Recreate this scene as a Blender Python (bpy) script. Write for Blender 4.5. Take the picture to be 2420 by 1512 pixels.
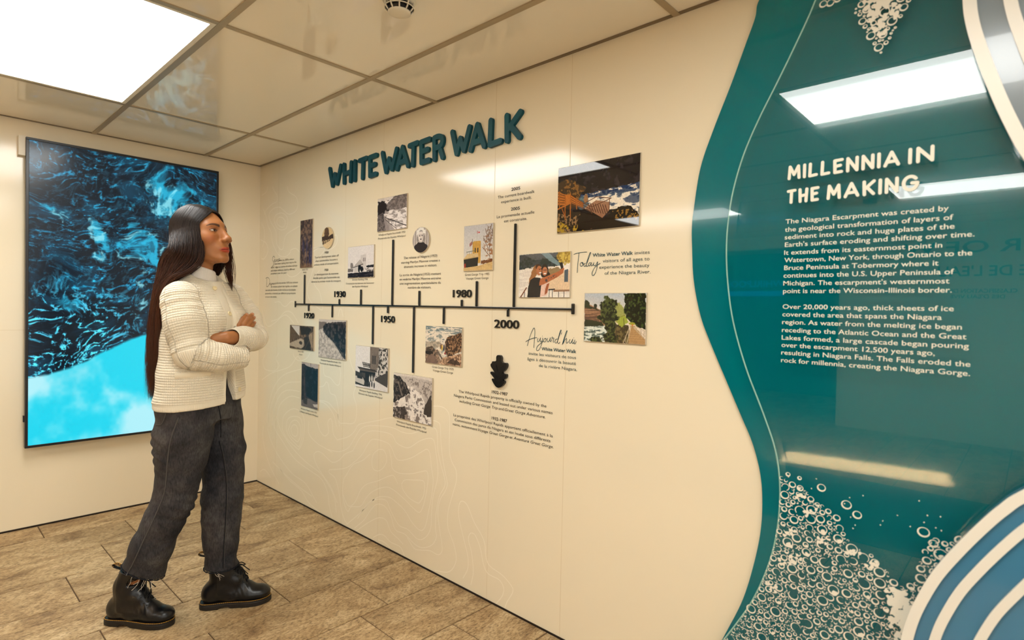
import bpy, bmesh, math, random
import numpy as np
from mathutils import Matrix, Vector

for _o in list(bpy.data.objects):
    bpy.data.objects.remove(_o)
SC = bpy.context.scene
COL = SC.collection

# ---------------------------------------------------------------- camera
cam = bpy.data.cameras.new('camera')
cam.lens = 19.90
cam.sensor_width = 36.0
cam.clip_start = 0.05
cam.dof.use_dof = True
cam.dof.focus_distance = 2.45
cam.dof.aperture_fstop = 2.4
cam_ob = bpy.data.objects.new('camera', cam)
COL.objects.link(cam_ob)
YAW, PITCH, ROLL = 2.31923346, -0.01892563, -0.02070471
_f = Vector((math.cos(PITCH)*math.cos(YAW), math.cos(PITCH)*math.sin(YAW), math.sin(PITCH)))
_r = Vector((math.sin(YAW), -math.cos(YAW), 0))
_d = _f.cross(_r)
_r2 = _r*math.cos(ROLL) + _d*math.sin(ROLL)
_d2 = -_r*math.sin(ROLL) + _d*math.cos(ROLL)
_m = Matrix((( _r2.x, -_d2.x, -_f.x), (_r2.y, -_d2.y, -_f.y), (_r2.z, -_d2.z, -_f.z))).to_4x4()
_m.translation = (4.0733, -1.7304, 1.27)
cam_ob.matrix_world = _m
SC.camera = cam_ob

# ---------------------------------------------------------------- world, exposure, light levels
SC.view_settings.view_transform = 'Standard'
SC.view_settings.look = 'None'
SC.view_settings.gamma = 1.0
SC.view_settings.use_curve_mapping = False
SC.view_settings.exposure = 0.33
_w = bpy.data.worlds.new('world')
SC.world = _w
_w.use_nodes = True
_w.node_tree.nodes['Background'].inputs[0].default_value = (1.0, 0.96, 0.88, 1)
_w.node_tree.nodes['Background'].inputs[1].default_value = 1.3
PANEL_LIGHT = 11.0                       # emission of the ceiling light panels
PANEL_TINT = (1.0, 1.0, 0.96)
H = 2.247                               # ceiling height

# ---------------------------------------------------------------- helpers
def s2l(c):
    c = np.asarray(c, dtype=np.float64)
    return np.where(c <= 0.04045, c/12.92, ((c+0.055)/1.055)**2.4)

def rgb(r, g, b):
    return tuple(float(x) for x in s2l(np.array([r, g, b])/255.0))

def mat(name, col=(.8, .8, .8), rough=.5, spec=.5, metal=0.0, coat=0.0, coat_rough=.03, emit=None, strength=0.0, sss=0.0):
    m = bpy.data.materials.new(name)
    m.use_nodes = True
    p = m.node_tree.nodes['Principled BSDF']
    p.inputs['Base Color'].default_value = (*col, 1)
    p.inputs['Roughness'].default_value = rough
    p.inputs['Specular IOR Level'].default_value = spec
    p.inputs['Metallic'].default_value = metal
    p.inputs['Coat Weight'].default_value = coat
    p.inputs['Coat Roughness'].default_value = coat_rough
    if sss:
        p.inputs['Subsurface Weight'].default_value = sss
        p.inputs['Subsurface Radius'].default_value = (.012, .005, .003)
    if emit:
        p.inputs['Emission Color'].default_value = (*emit, 1)
        p.inputs['Emission Strength'].default_value = strength
    return m

def nt(m):
    return m.node_tree.nodes, m.node_tree.links, m.node_tree.nodes['Principled BSDF']

def attr_color(m, name='tint'):
    n, l, p = nt(m)
    a = n.new('ShaderNodeAttribute'); a.attribute_name = name
    l.new(a.outputs['Color'], p.inputs['Base Color'])
    return a

def noise_bump(m, scale, strength, dist=.002, detail=4, coord='Object', stretch=None):
    n, l, p = nt(m)
    tc = n.new('ShaderNodeTexCoord'); t = n.new('ShaderNodeTexNoise'); b = n.new('ShaderNodeBump')
    src = tc.outputs[coord]
    if stretch:
        mp = n.new('ShaderNodeMapping'); mp.inputs['Scale'].default_value = stretch
        l.new(src, mp.inputs['Vector']); src = mp.outputs['Vector']
    l.new(src, t.inputs['Vector'])
    t.inputs['Scale'].default_value = scale; t.inputs['Detail'].default_value = detail
    b.inputs['Strength'].default_value = strength; b.inputs['Distance'].default_value = dist
    l.new(t.outputs['Fac'], b.inputs['Height']); l.new(b.outputs['Normal'], p.inputs['Normal'])
    return t

def obj(name, verts, faces, material=None, parent=None, smooth=False, loc=None):
    me = bpy.data.meshes.new(name)
    me.from_pydata([tuple(map(float, v)) for v in verts], [], [tuple(map(int, f)) for f in faces])
    me.update()
    return link(name, me, material, parent, smooth, loc)

def link(name, me, material=None, parent=None, smooth=False, loc=None):
    o = bpy.data.objects.new(name, me)
    COL.objects.link(o)
    if material:
        me.materials.append(material)
    if smooth:
        me.polygons.foreach_set('use_smooth', np.ones(len(me.polygons), dtype=bool))
    if parent:
        o.parent = parent
    if loc is not None:
        o.location = loc
    return o

def empty(name, loc=(0, 0, 0), rotz=0.0):
    o = bpy.data.objects.new(name, None)
    o.empty_display_size = .1
    COL.objects.link(o)
    o.location = loc
    o.rotation_euler = (0, 0, rotz)
    return o

def tag(o, label=None, cat=None, group=None, kind=None):
    if label: o['label'] = label
    if cat: o['category'] = cat
    if group: o['group'] = group
    if kind: o['kind'] = kind
    return o

class MB:
    """collects simple shapes into one mesh"""
    def __init__(s):
        s.v = []; s.f = []
    def add(s, v, f):
        k = len(s.v); s.v += [tuple(p) for p in v]; s.f += [tuple(i+k for i in q) for q in f]
        return s
    def box(s, x0, x1, y0, y1, z0, z1):
        v = [(x, y, z) for z in (z0, z1) for y in (y0, y1) for x in (x0, x1)]
        return s.add(v, [(0, 2, 3, 1), (4, 5, 7, 6), (0, 1, 5, 4), (2, 6, 7, 3), (0, 4, 6, 2), (1, 3, 7, 5)])
    def prism(s, pts, axis, a, b):
        """polygon pts (2D) extruded along axis from a to b; 2D coords are the two other axes in xyz order"""
        n = len(pts)
        def p3(p, t):
            q = list(p); q.insert(axis, t); return tuple(q)
        v = [p3(p, a) for p in pts] + [p3(p, b) for p in pts]
        f = [tuple(range(n))[::-1], tuple(range(n, 2*n))] + [(i, (i+1) % n, n+(i+1) % n, n+i) for i in range(n)]
        return s.add(v, f)
    def lathe(s, prof, c, n=32):
        """profile [(r, z)] about the vertical through c"""
        v = []
        for r, z in prof:
            for k in range(n):
                a = 2*math.pi*k/n
                v.append((c[0]+r*math.cos(a), c[1]+r*math.sin(a), c[2]+z))
        f = [(i*n+k, i*n+(k+1) % n, (i+1)*n+(k+1) % n, (i+1)*n+k) for i in range(len(prof)-1) for k in range(n)]
        f.append(tuple(range(n))[::-1]); f.append(tuple((len(prof)-1)*n+k for k in range(n)))
        return s.add(v, f)
    def tube(s, pts, r, n=6, caps=True):
        pts = [Vector(p) for p in pts]
        m = len(pts)
        rs = r if hasattr(r, '__len__') else [r]*m
        up = Vector((0.12, 0.31, 0.94)).normalized(); rings = []
        for i, p in enumerate(pts):
            t = (pts[min(i+1, m-1)]-pts[max(i-1, 0)])
            t = t.normalized() if t.length > 1e-9 else Vector((0, 0, 1))
            a = up - t*up.dot(t)
            if a.length < 1e-4: a = t.orthogonal()
            a.normalize(); b = t.cross(a); up = a
            rings.append([p + (a*math.cos(2*math.pi*k/n)+b*math.sin(2*math.pi*k/n))*rs[i] for k in range(n)])
        v = [tuple(q) for R in rings for q in R]
        f = [(i*n+k, i*n+(k+1) % n, (i+1)*n+(k+1) % n, (i+1)*n+k) for i in range(m-1) for k in range(n)]
        if caps:
            f += [tuple(range(n))[::-1], tuple((m-1)*n+k for k in range(n))]
        return s.add(v, f)
    def build(s, name, material=None, parent=None, smooth=False, loc=None):
        return obj(name, s.v, s.f, material, parent, smooth, loc)

def bevel(o, w, seg=2):
    m = o.modifiers.new('bevel', 'BEVEL'); m.width = w; m.segments = seg; m.limit_method = 'ANGLE'
    return o

def spline(pts, n=8, closed=False):
    """Catmull-Rom through 2D or 3D points"""
    P = np.array(pts, dtype=float)
    if closed:
        P = np.vstack([P[-1], P, P[0], P[1]])
    else:
        P = np.vstack([2*P[0]-P[1], P, 2*P[-1]-P[-2]])
    out = []
    t = np.linspace(0, 1, n, endpoint=False)[:, None]
    for i in range(1, len(P)-2):
        a, b, c, d = P[i-1], P[i], P[i+1], P[i+2]
        out.append(.5*((2*b)+(c-a)*t+(2*a-5*b+4*c-d)*t**2+(3*b-a-3*c+d)*t**3))
    out = np.vstack(out)
    return out if closed else np.vstack([out, P[-2]])

def ribbon(mb, pts, w, y, axis='y'):
    """flat strip of width w along 2D wall points (x, z), lying at depth y on the wall"""
    P = np.asarray(pts, dtype=float)
    T = np.gradient(P, axis=0); T /= np.maximum(np.linalg.norm(T, axis=1, keepdims=True), 1e-9)
    N = np.stack([-T[:, 1], T[:, 0]], 1)*(np.asarray(w).reshape(-1, 1)/2 if hasattr(w, '__len__') else w/2)
    A = P+N; B = P-N; n = len(P)
    v = [(a[0], y, a[1]) for a in A]+[(b[0], y, b[1]) for b in B]
    return mb.add(v, [(i, i+1, n+i+1, n+i) for i in range(n-1)])
# ---------------------------------------------------------------- materials
M = {}
M['wall'] = mat('cream_wall_panel', rgb(235, 221, 192), .12, .5)
noise_bump(M['wall'], 90, .03, .001, 3)
M['wall_left'] = mat('cream_left_wall_panel', rgb(235, 221, 192), .14, .5)
noise_bump(M['wall_left'], 60, .03, .001, 3)
M['far_wall'] = mat('cream_far_wall', rgb(214, 198, 168), .5, .3)
M['ceiling'] = mat('glossy_ceiling_panel', rgb(242, 232, 212), .022, .42)
noise_bump(M['ceiling'], 25, .006, .002, 2)
M['tbar'] = mat('ceiling_grid_metal', rgb(170, 152, 122), .35, .5, .25)
M['angle'] = mat('wall_angle_metal', rgb(120, 104, 80), .4, .5, .2)
M['seam'] = mat('panel_seam', rgb(220, 202, 168), .4, .3)
M['contour'] = mat('contour_print', rgb(246, 234, 210), .12, .5)
M['gap'] = mat('dark_floor_gap', rgb(40, 30, 22), .8, .2)
M['grout'] = mat('grout', rgb(92, 72, 52), .9, .2)
M['dark_void'] = mat('dark_passage_wall', rgb(30, 60, 66), .6, .3)
M['ink'] = mat('dark_ink', rgb(40, 36, 32), .45, .3)
M['ink_soft'] = mat('grey_ink', rgb(74, 66, 56), .45, .3)
M['ink_teal'] = mat('teal_ink', rgb(14, 62, 72), .45, .3)
M['ink_tealsoft'] = mat('grey_teal_ink', rgb(52, 72, 74), .45, .3)
M['black_plastic'] = mat('black_acrylic_bar', rgb(14, 15, 16), .22, .5)
M['title'] = mat('dark_teal_letter', rgb(0, 66, 80), .45, .25)
M['acrylic_block'] = mat('acrylic_block_edge', rgb(196, 182, 156), .12, .5)
M['white_text'] = mat('white_lettering', rgb(232, 226, 208), .4, .4)
M['white_plastic'] = mat('white_plastic', rgb(228, 218, 196), .4, .4)
M['grille'] = mat('dark_grille', rgb(16, 14, 12), .6, .3)
M['tvframe'] = mat('black_display_frame', rgb(14, 14, 16), .35, .5)
M['light_frame'] = mat('light_panel_frame', rgb(232, 224, 206), .4, .4)
M['diffuser'] = mat('light_diffuser', (.9, .9, .9), .5, .2, emit=PANEL_TINT, strength=PANEL_LIGHT)

def print_mat(name, rough=.04, spec=.5):
    m = mat(name, (.5, .5, .5), rough, spec)
    attr_color(m)
    return m
M['print'] = print_mat('photo_print', .02)
M['print_satin'] = print_mat('photo_print_satin', .3, .15)

# tile floor: worn wood-look stone, grain along y
m = mat('stone_floor_tile', (.4, .3, .2), .55, .4); M['tile'] = m
n, l, p = nt(m)
tc = n.new('ShaderNodeTexCoord'); at = n.new('ShaderNodeAttribute'); at.attribute_name = 'tile'
add = n.new('ShaderNodeVectorMath'); add.operation = 'ADD'
scl = n.new('ShaderNodeVectorMath'); scl.operation = 'SCALE'; scl.inputs['Scale'].default_value = 9.0
l.new(at.outputs['Vector'], scl.inputs[0]); l.new(tc.outputs['Object'], add.inputs[0]); l.new(scl.outputs[0], add.inputs[1])
mp1 = n.new('ShaderNodeMapping'); mp1.inputs['Scale'].default_value = (1.0, .42, 1); mp1.inputs['Rotation'].default_value = (0, 0, .22)
l.new(add.outputs[0], mp1.inputs['Vector'])
n1 = n.new('ShaderNodeTexNoise'); n1.inputs['Scale'].default_value = 7; n1.inputs['Detail'].default_value = 8; n1.inputs['Roughness'].default_value = .68; n1.inputs['Distortion'].default_value = 1.2
l.new(mp1.outputs[0], n1.inputs['Vector'])
mp2 = n.new('ShaderNodeMapping'); mp2.inputs['Scale'].default_value = (1.25, .5, 1); mp2.inputs['Rotation'].default_value = (0, 0, .3)
l.new(add.outputs[0], mp2.inputs['Vector'])
n2 = n.new('ShaderNodeTexNoise'); n2.inputs['Scale'].default_value = 120; n2.inputs['Detail'].default_value = 6; n2.inputs['Roughness'].default_value = .72
l.new(mp2.outputs[0], n2.inputs['Vector'])
n3 = n.new('ShaderNodeTexNoise'); n3.inputs['Scale'].default_value = 2.2; n3.inputs['Detail'].default_value = 3
l.new(add.outputs[0], n3.inputs['Vector'])
def ramp(src, stops):
    r = n.new('ShaderNodeValToRGB'); e = r.color_ramp.elements
    while len(e) < len(stops): e.new(.5)
    for q, (pos, c) in zip(e, stops): q.position = pos; q.color = (*c, 1)
    l.new(src, r.inputs['Fac']); return r.outputs['Color']
def mixc(fac, a, b, mode='MIX'):
    x = n.new('ShaderNodeMix'); x.data_type = 'RGBA'; x.blend_type = mode
    if hasattr(fac, 'node'): l.new(fac, x.inputs['Factor'])
    else: x.inputs['Factor'].default_value = fac
    for s, q in ((a, 'A'), (b, 'B')):
        if hasattr(s, 'node'): l.new(s, x.inputs[q])
        else: x.inputs[q].default_value = (*s, 1)
    return x.outputs['Result']
c1 = ramp(n1.outputs['Fac'], [(.34, rgb(150, 126, 98)), (.46, rgb(196, 174, 140)), (.58, rgb(220, 202, 170)), (.72, rgb(234, 220, 192))])
c2 = ramp(n2.outputs['Fac'], [(.36, rgb(104, 86, 66)), (.47, rgb(216, 202, 180)), (.60, rgb(255, 252, 246))])
cc = mixc(.8, c1, c2, 'MULTIPLY')
c3 = ramp(n3.outputs['Fac'], [(.35, rgb(206, 196, 180)), (.6, rgb(255, 250, 240))])
cc = mixc(.5, cc, c3, 'MULTIPLY')
tint = ramp(at.outputs['Fac'], [(0, rgb(222, 210, 190)), (1, rgb(255, 250, 240))])
cc = mixc(.7, cc, tint, 'MULTIPLY')
l.new(cc, p.inputs['Base Color'])
bmp = n.new('ShaderNodeBump'); bmp.inputs['Strength'].default_value = .55; bmp.inputs['Distance'].default_value = .004
hsum = n.new('ShaderNodeMath'); hsum.operation = 'ADD'
l.new(n1.outputs['Fac'], hsum.inputs[0]); l.new(n2.outputs['Fac'], hsum.inputs[1])
l.new(hsum.outputs[0], bmp.inputs['Height']); l.new(bmp.outputs[0], p.inputs['Normal'])
# ---------------------------------------------------------------- floor of separate tiles over a grout bed
XW, YB = 6.4, -5.75                      # room extent
mb_v, mb_f, mb_a = [], [], []
PX, PY, GR = .3085, .61, .0022
OFF = {-1: -.605, 0: -.242, 1: -.416, 2: -.611, 3: -.312, 4: -.602, 5: -.318, 6: -.452, 7: -.224}
rr = random.Random(5)
for k in range(-1, 21):
    xa = .2225+PX*k+.003; xb = xa+PX-.006
    xa = max(xa, 0.0)
    off = OFF.get(k, -rr.random()*.61)
    for j in range(-1, 15):
        y1 = off-PY*(j-1)-GR; y0 = y1-PY+2*GR
        y1 = min(y1, 0.0)
        if y0 > -.01: continue
        b = len(mb_v); e = .0012
        mb_v += [(xa, y0, -.003), (xb, y0, -.003), (xb, y1, -.003), (xa, y1, -.003),
                 (xa+e, y0+e, 0), (xb-e, y0+e, 0), (xb-e, y1-e, 0), (xa+e, y1-e, 0)]
        mb_f += [(b+4, b+5, b+6, b+7), (b, b+1, b+5, b+4), (b+1, b+2, b+6, b+5), (b+2, b+3, b+7, b+6), (b+3, b, b+4, b+7)]
        q = (rr.random(), rr.random(), rr.random())
        mb_a += [q]*8
b = len(mb_v)
mb_v += [(-.02, YB-3.5, -.003), (XW, YB-3.5, -.003), (XW, .02, -.003), (-.02, .02, -.003)]
mb_f += [(b, b+1, b+2, b+3)]
mb_a += [(.5, .5, .5)]*4
floor = obj('floor', mb_v, mb_f, M['tile'])
floor.data.materials.append(M['grout'])
floor.data.polygons[len(mb_f)-1].material_index = 1
a_ = floor.data.attributes.new('tile', 'FLOAT_VECTOR', 'POINT')
a_.data.foreach_set('vector', np.array(mb_a, dtype=np.float32).ravel())
tag(floor, kind='structure')

# ---------------------------------------------------------------- walls
wr = MB().box(-.1, XW, 0, .1, -.003, H+.05).build('wall_right', M['wall']); tag(wr, kind='structure')
wl = MB().box(-.1, 0, YB-3.5, 0, -.003, H+.05).build('wall_left', M['wall_left']); tag(wl, kind='structure')
# far wall behind the photographer, with a wide dark passage at its left
wb = MB().box(2.38, XW, YB-.1, YB, -.003, H+.05).box(0, .5, YB-.1, YB, -.003, H+.05).box(.5, 2.38, YB-.1, YB, 2.1, H+.05)
wb = wb.build('wall_back', M['far_wall']); tag(wb, kind='structure')
wv = MB().box(-.1, 2.9, YB-2.6, YB-2.5, -.003, H+.05).box(2.8, 2.9, YB-2.5, YB-.1, -.003, H+.05).build('wall_passage', M['dark_void']); tag(wv, kind='structure')
# opening at x = XW added to let world light brighten the room: lintel only
wf = MB().box(XW, XW+.1, YB-.1, .1, 2.16, H+.05).box(XW, XW+.1, YB-.1, YB+.5, -.003, 2.16).build('wall_front', M['far_wall']); tag(wf, kind='structure')
# dark strips painted in for the shaded recess along the foot of the walls
g1 = MB().box(.0, XW, -.0035, .002, .0, .007).build('gap_strip_right', M['gap']); tag(g1, kind='structure')
g2 = MB().box(-.002, .004, YB, 0, .0, .009).build('gap_strip_left', M['gap']); tag(g2, kind='structure')
# fine joints between the wall panels
mb = MB()
for x in (.29, 1.147, 1.517, 2.349, 2.7515):
    mb.box(x-.0012, x+.0012, -.0003, .0006, .01, H)
mb.build('panel_seam', M['seam'], wr)
MB().box(-.0005, .0006, -5, -1.0, 1.1, 1.103).build('panel_seam', M['seam'], wl)

# ---------------------------------------------------------------- ceiling: glossy panels in a T-bar grid
gx = [.7274+1.2255*k for k in range(5)]
gy = [-.366-.6045*k for k in range(9)]
LIGHTS = [(0, 1, 1), (1, 2, 1), (2, 3, 1), (0, 1, 6), (2, 3, 5), (4, 5, 3)]     # (x cell, -, y cell) filled in below
xs = [0]+gx+[XW]; ys = [0]+gy+[YB]
# light cells by (i, j): x between xs[i], xs[i+1]; y between ys[j], ys[j+1]
LCELL = {(1, 2), (3, 2), (1, 6), (3, 6), (5, 4)}
mb = MB()
for i in range(len(xs)-1):
    for j in range(len(ys)-1):
        if (i, j) in LCELL: continue
        mb.add([(xs[i], ys[j], H), (xs[i], ys[j+1], H), (xs[i+1], ys[j+1], H), (xs[i+1], ys[j], H)], [(3, 2, 1, 0)])
mb.add([(-.1, YB-2.6, H+.04), (XW+.1, YB-2.6, H+.04), (XW+.1, .1, H+.04), (-.1, .1, H+.04)], [(0, 1, 2, 3)])
ceil = mb.build('ceiling', M['ceiling']); tag(ceil, kind='structure')
mb = MB(); tw = .0115
for x in gx: mb.box(x-tw, x+tw, YB, 0, H-.004, H+.002)
for y in gy: mb.box(0, XW, y-tw, y+tw, H-.0045, H+.002)
mb.build('ceiling_grid', M['tbar'], ceil)
mb = MB().box(0, XW, -.016, 0, H-.003, H+.001).box(0, .016, YB, 0, H-.003, H+.001)
mb.build('wall_angle', M['angle'], ceil)

def light(i, j, label):
    x0, x1, y0, y1 = xs[i]+.012, xs[i+1]-.012, ys[j+1]+.012, ys[j]-.012
    t = empty('ceiling_light', ((x0+x1)/2, (y0+y1)/2, H))
    tag(t, label, 'ceiling light', 'flat light panels in the ceiling')
    c = t.location; e = .017
    X, Y = (x1-x0)/2, (y1-y0)/2
    f = MB().box(-X, X, -Y, -Y+e, -.003, .01).box(-X, X, Y-e, Y, -.003, .01).box(-X, -X+e, -Y+e, Y-e, -.003, .01).box(X-e, X, -Y+e, Y-e, -.003, .01)
    f.box(-X, X, -Y, Y, .012, .02)
    f.build('frame', M['light_frame'], t)
    MB().box(-X+e, X-e, -Y+e, Y-e, 0, .008).build('diffuser', M['diffuser'], t)
light(1, 2, 'large glowing white light panel in the ceiling above the wall display')
light(3, 2, 'glowing light panel in the ceiling, mirrored above the heading on the teal panel')
light(3, 6, 'glowing light panel near the back wall, mirrored across the heading on the teal panel')
light(1, 6, 'glowing light panel far back, mirrored in the narrow teal border')
light(5, 4, 'glowing light panel behind the camera at the far right of the ceiling')

# ---------------------------------------------------------------- smoke detector
sd = empty('smoke_detector', (2.558, -.655, H))
tag(sd, 'round white smoke detector on the ceiling at the top edge', 'smoke detector')
MB().lathe([(.052, 0), (.054, -.006), (.050, -.012), (.044, -.016)], (0, 0, 0), 40).build('base', M['white_plastic'], sd, True)
MB().lathe([(.037, -.014), (.037, -.040)], (0, 0, 0), 32).build('chamber', M['grille'], sd, True)
mb = MB()
for k in range(10):
    a = 2*math.pi*k/10
    ca, sa = math.cos(a), math.sin(a)
    pts = [(.047*ca, .047*sa, -.013), (.046*ca, .046*sa, -.024), (.041*ca, .041*sa, -.034), (.031*ca, .031*sa, -.043)]
    mb.tube(pts, .0026, 6)
mb.lathe([(.0465, -.026), (.048, -.028), (.0465, -.030), (.044, -.028), (.0465, -.026)], (0, 0, 0), 40)
mb.build('cage', M['white_plastic'], sd, True)
MB().lathe([(.036, -.039), (.0365, -.042), (.031, -.0455), (.016, -.048), (.002, -.0485)], (0, 0, 0), 36).build('cap', M['white_plastic'], sd, True)
# contour polylines on the wall, millimetres
CONTOURS = [[(1945,796),(2021,804),(2066,790),(2084,752),(2086,613),(2106,558),(2134,528),(2139,478),(2111,398),(2085,319),(2087,245),(2128,184),(2148,124),(2131,75),(2088,38),(1996,16)],[(1091,485),(1210,524),(1275,566),(1314,608),(1400,634),(1519,665),(1619,692),(1792,713),(1947,728),(1994,728),(2017,713),(2025,639),(2039,567),(2058,504),(2076,449),(2060,409),(2027,363),(2012,299),(2025,228),(2045,159),(2046,122),(2018,98),(1958,99),(1886,80),(1836,73),(1777,110)],[(985,410),(1111,420),(1212,461),(1276,526),(1339,590),(1431,622),(1620,643),(1716,634),(1794,639),(1869,666),(1918,690),(1965,697),(1995,679),(2003,598),(2028,528),(2052,481),(2059,438),(2021,377),(2000,296),(1996,220),(2004,177),(1970,129),(1898,95),(1835,96),(1757,121),(1676,122),(1633,184),(1575,219),(1503,209),(1444,160),(1384,92),(1291,22)],[(1262,453),(1340,546),(1432,592),(1550,607),(1635,604),(1677,570),(1771,563),(1858,610),(1931,638),(1973,634),(1992,574),(2006,508),(2002,448),(1975,366),(1965,287),(1961,210),(1921,152),(1860,127),(1782,152),(1703,154),(1632,209),(1589,252),(1487,231),(1413,187),(1321,84)],[(1007,292),(1182,338),(1280,394),(1358,453),(1419,525),(1471,555),(1594,556),(1637,531),(1666,495),(1707,487),(1798,517),(1872,558),(1921,583),(1945,564),(1959,499),(1973,441),(1963,363),(1941,281),(1919,206),(1883,176),(1820,194),(1754,240),(1686,263),(1616,275),(1516,251),(1443,203),(1352,127),(1241,44),(1208,26),(1155,76),(1127,161),(1080,252),(1008,273),(1007,292)],[(1516,508),(1466,473),(1452,419),(1475,390),(1527,397),(1576,436),(1589,480),(1560,512),(1516,508)],[(1435,468),(1360,418),(1264,373),(1200,305),(1167,262),(1160,187),(1188,121),(1222,98),(1255,133),(1351,162),(1412,230),(1486,282),(1587,322),(1657,322),(1752,296),(1830,268),(1875,264),(1904,310),(1926,385),(1934,448),(1924,476),(1887,468),(1800,438),(1695,420),(1640,433),(1632,472),(1609,526)],[(1161,183),(1222,130),(1287,164),(1348,250),(1410,298),(1514,339),(1613,386),(1655,395),(1690,362)],[(1723,369),(1749,395),(1826,412),(1895,424),(1908,403),(1903,356),(1879,319),(1855,305),(1791,313),(1738,340),(1723,369)],[(2196,46),(2226,99),(2225,156),(2191,238),(2159,323),(2164,379),(2186,395),(2218,382),(2261,322),(2313,274),(2334,238),(2340,192),(2365,158),(2441,143),(2496,115),(2502,91),(2472,40),(2459,8)],[(2249,35),(2263,97),(2250,178),(2228,228),(2232,254),(2248,268),(2273,262),(2305,216),(2326,153),(2356,121),(2423,117),(2450,92),(2444,56),(2408,9)],[(510,457),(542,488),(586,490),(608,463),(598,431),(570,418),(533,425),(510,457)],[(477,452),(520,505),(584,525),(638,498),(646,439),(610,392),(567,395),(505,415),(477,452)],[(444,447),(464,513),(552,546),(648,540),(667,452),(632,366),(589,368),(490,402),(444,447)],[(387,438),(407,525),(518,588),(625,592),(689,546),(682,425),(632,350),(590,348),(456,386),(387,438)],[(242,534),(269,430),(412,347),(570,272),(759,240),(916,216),(993,147),(1013,77),(1051,12)],[(312,576),(340,452),(502,352),(696,287),(896,250),(991,204),(1065,146),(1094,60)],[(1262,453),(1180,419),(1112,369),(1042,344),(978,357),(912,376),(854,372),(820,341),(856,290),(953,233),(1028,193),(1102,118)],[(848,570),(889,508),(946,484),(992,515),(981,570),(1016,599),(1035,569),(1046,515),(1091,485)],[(1478,24),(1537,57),(1580,62),(1637,45),(1719,45),(1760,9)],[(1523,24),(1581,28),(1652,8)],[(1307,9),(1416,83),(1520,141),(1592,148),(1635,102),(1705,81),(1745,65)],[(54,82),(130,109),(230,75)],[(371,159),(509,115),(661,88),(765,34),(903,10)],[(252,188),(441,142),(639,104),(804,83)],[(96,414),(99,303),(204,157),(351,59)],[(168,524),(185,373),(322,256),(529,172),(721,143),(863,58)],[(750,545),(753,466),(853,425),(948,413),(1040,402)],[(125,2090),(96,2054),(19,2037)],[(193,2081),(223,2045),(267,2007),(261,1969),(189,1958),(100,1928),(70,1898)],[(413,2052),(441,2011),(535,1969),(569,1922),(538,1876),(445,1864),(376,1893),(305,1926),(204,1924),(146,1890),(178,1835),(252,1770),(269,1685),(328,1640),(369,1647),(382,1697),(422,1738),(592,1774)],[(265,1834),(293,1857),(350,1851),(392,1822),(379,1792),(337,1789),(280,1813),(265,1834)],[(221,1850),(257,1879),(335,1884),(405,1859),(430,1819),(407,1777),(338,1770),(266,1795),(221,1850)],[(53,1940),(101,1881),(133,1812),(179,1769),(211,1688),(300,1606),(399,1588),(466,1610),(479,1628),(545,1634),(597,1609)],[(13,1728),(106,1695),(138,1640),(79,1590),(32,1592)],[(770,1600),(840,1619),(909,1624)],[(770,1623),(852,1624),(909,1618),(908,1598),(854,1566),(796,1516),(750,1447),(716,1394),(704,1353),(743,1299),(803,1270),(897,1242),(886,1300),(860,1352),(800,1393),(799,1440),(856,1485)],[(1018,1682),(1050,1682),(1060,1656),(1052,1635),(1020,1614),(933,1591)],[(402,1487),(470,1454),(550,1458),(626,1486)],[(197,1152),(313,1175),(409,1222),(504,1217),(597,1152)],[(252,1284),(324,1288),(366,1266),(415,1258),(475,1285),(515,1292),(555,1274)],[(25,1848),(73,1791),(75,1724),(45,1672)],[(50,1232),(134,1121),(244,1139),(364,1190),(436,1198),(537,1148)],[(1085,1207),(1095,1243),(1115,1249),(1135,1208)],[(1134,1034),(1189,1025),(1223,953),(1267,894)],[(1280,816),(1260,768),(1293,704),(1275,617),(1169,595),(1114,592),(1090,636),(1114,569)],[(919,905),(933,851),(1004,840),(1051,815),(1085,805),(1109,821),(1117,880),(1104,914)],[(862,770),(923,783),(958,811),(982,796),(1006,750),(1064,739),(1094,678),(1099,640),(1044,665),(973,692),(864,690)],[(865,684),(938,681),(1009,654),(1057,613),(1081,563)],[(64,734),(223,798),(475,861),(584,936),(639,914)],[(154,447),(182,570),(257,705),(404,802),(641,862)],[(186,417),(206,546),(303,682),(449,752),(630,778)],[(233,438),(261,553),(349,660),(465,707),(625,716)],[(294,482),(336,577),(409,634),(509,672),(626,674)],[(108,915),(77,870),(111,816),(253,815),(328,856),(282,900),(326,944)],[(529,958),(543,933),(612,912),(705,932),(756,973)]]
# ---------------------------------------------------------------- small picture maker: pigment of the printed photos and of the video still
def vnoise(x, y, seed):
    """smooth value noise on arrays"""
    rs = np.random.RandomState(seed); T = rs.rand(64, 64)
    xi = np.floor(x).astype(int); yi = np.floor(y).astype(int)
    fx = x-xi; fy = y-yi
    fx = fx*fx*(3-2*fx); fy = fy*fy*(3-2*fy)
    a = T[xi % 64, yi % 64]; b = T[(xi+1) % 64, yi % 64]; c = T[xi % 64, (yi+1) % 64]; d = T[(xi+1) % 64, (yi+1) % 64]
    return (a*(1-fx)+b*fx)*(1-fy)+(c*(1-fx)+d*fx)*fy
def fbm(x, y, seed=1, o=4, g=.5):
    s = 0; a = 1; t = 0
    for k in range(o):
        s = s+a*vnoise(x*2**k+k*7.3, y*2**k+k*3.1, seed+k); t += a; a *= g
    return s/t
def ridge(x, y, seed=1, o=4, g=.55):
    s = 0; a = 1; t = 0
    for k in range(o):
        s = s+a*(1-np.abs(2*vnoise(x*2**k+k*5.7, y*2**k+k*2.9, seed+k)-1)); t += a; a *= g
    return s/t
def sst(a, b, x):
    t = np.clip((x-a)/(b-a), 0, 1); return t*t*(3-2*t)
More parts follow.
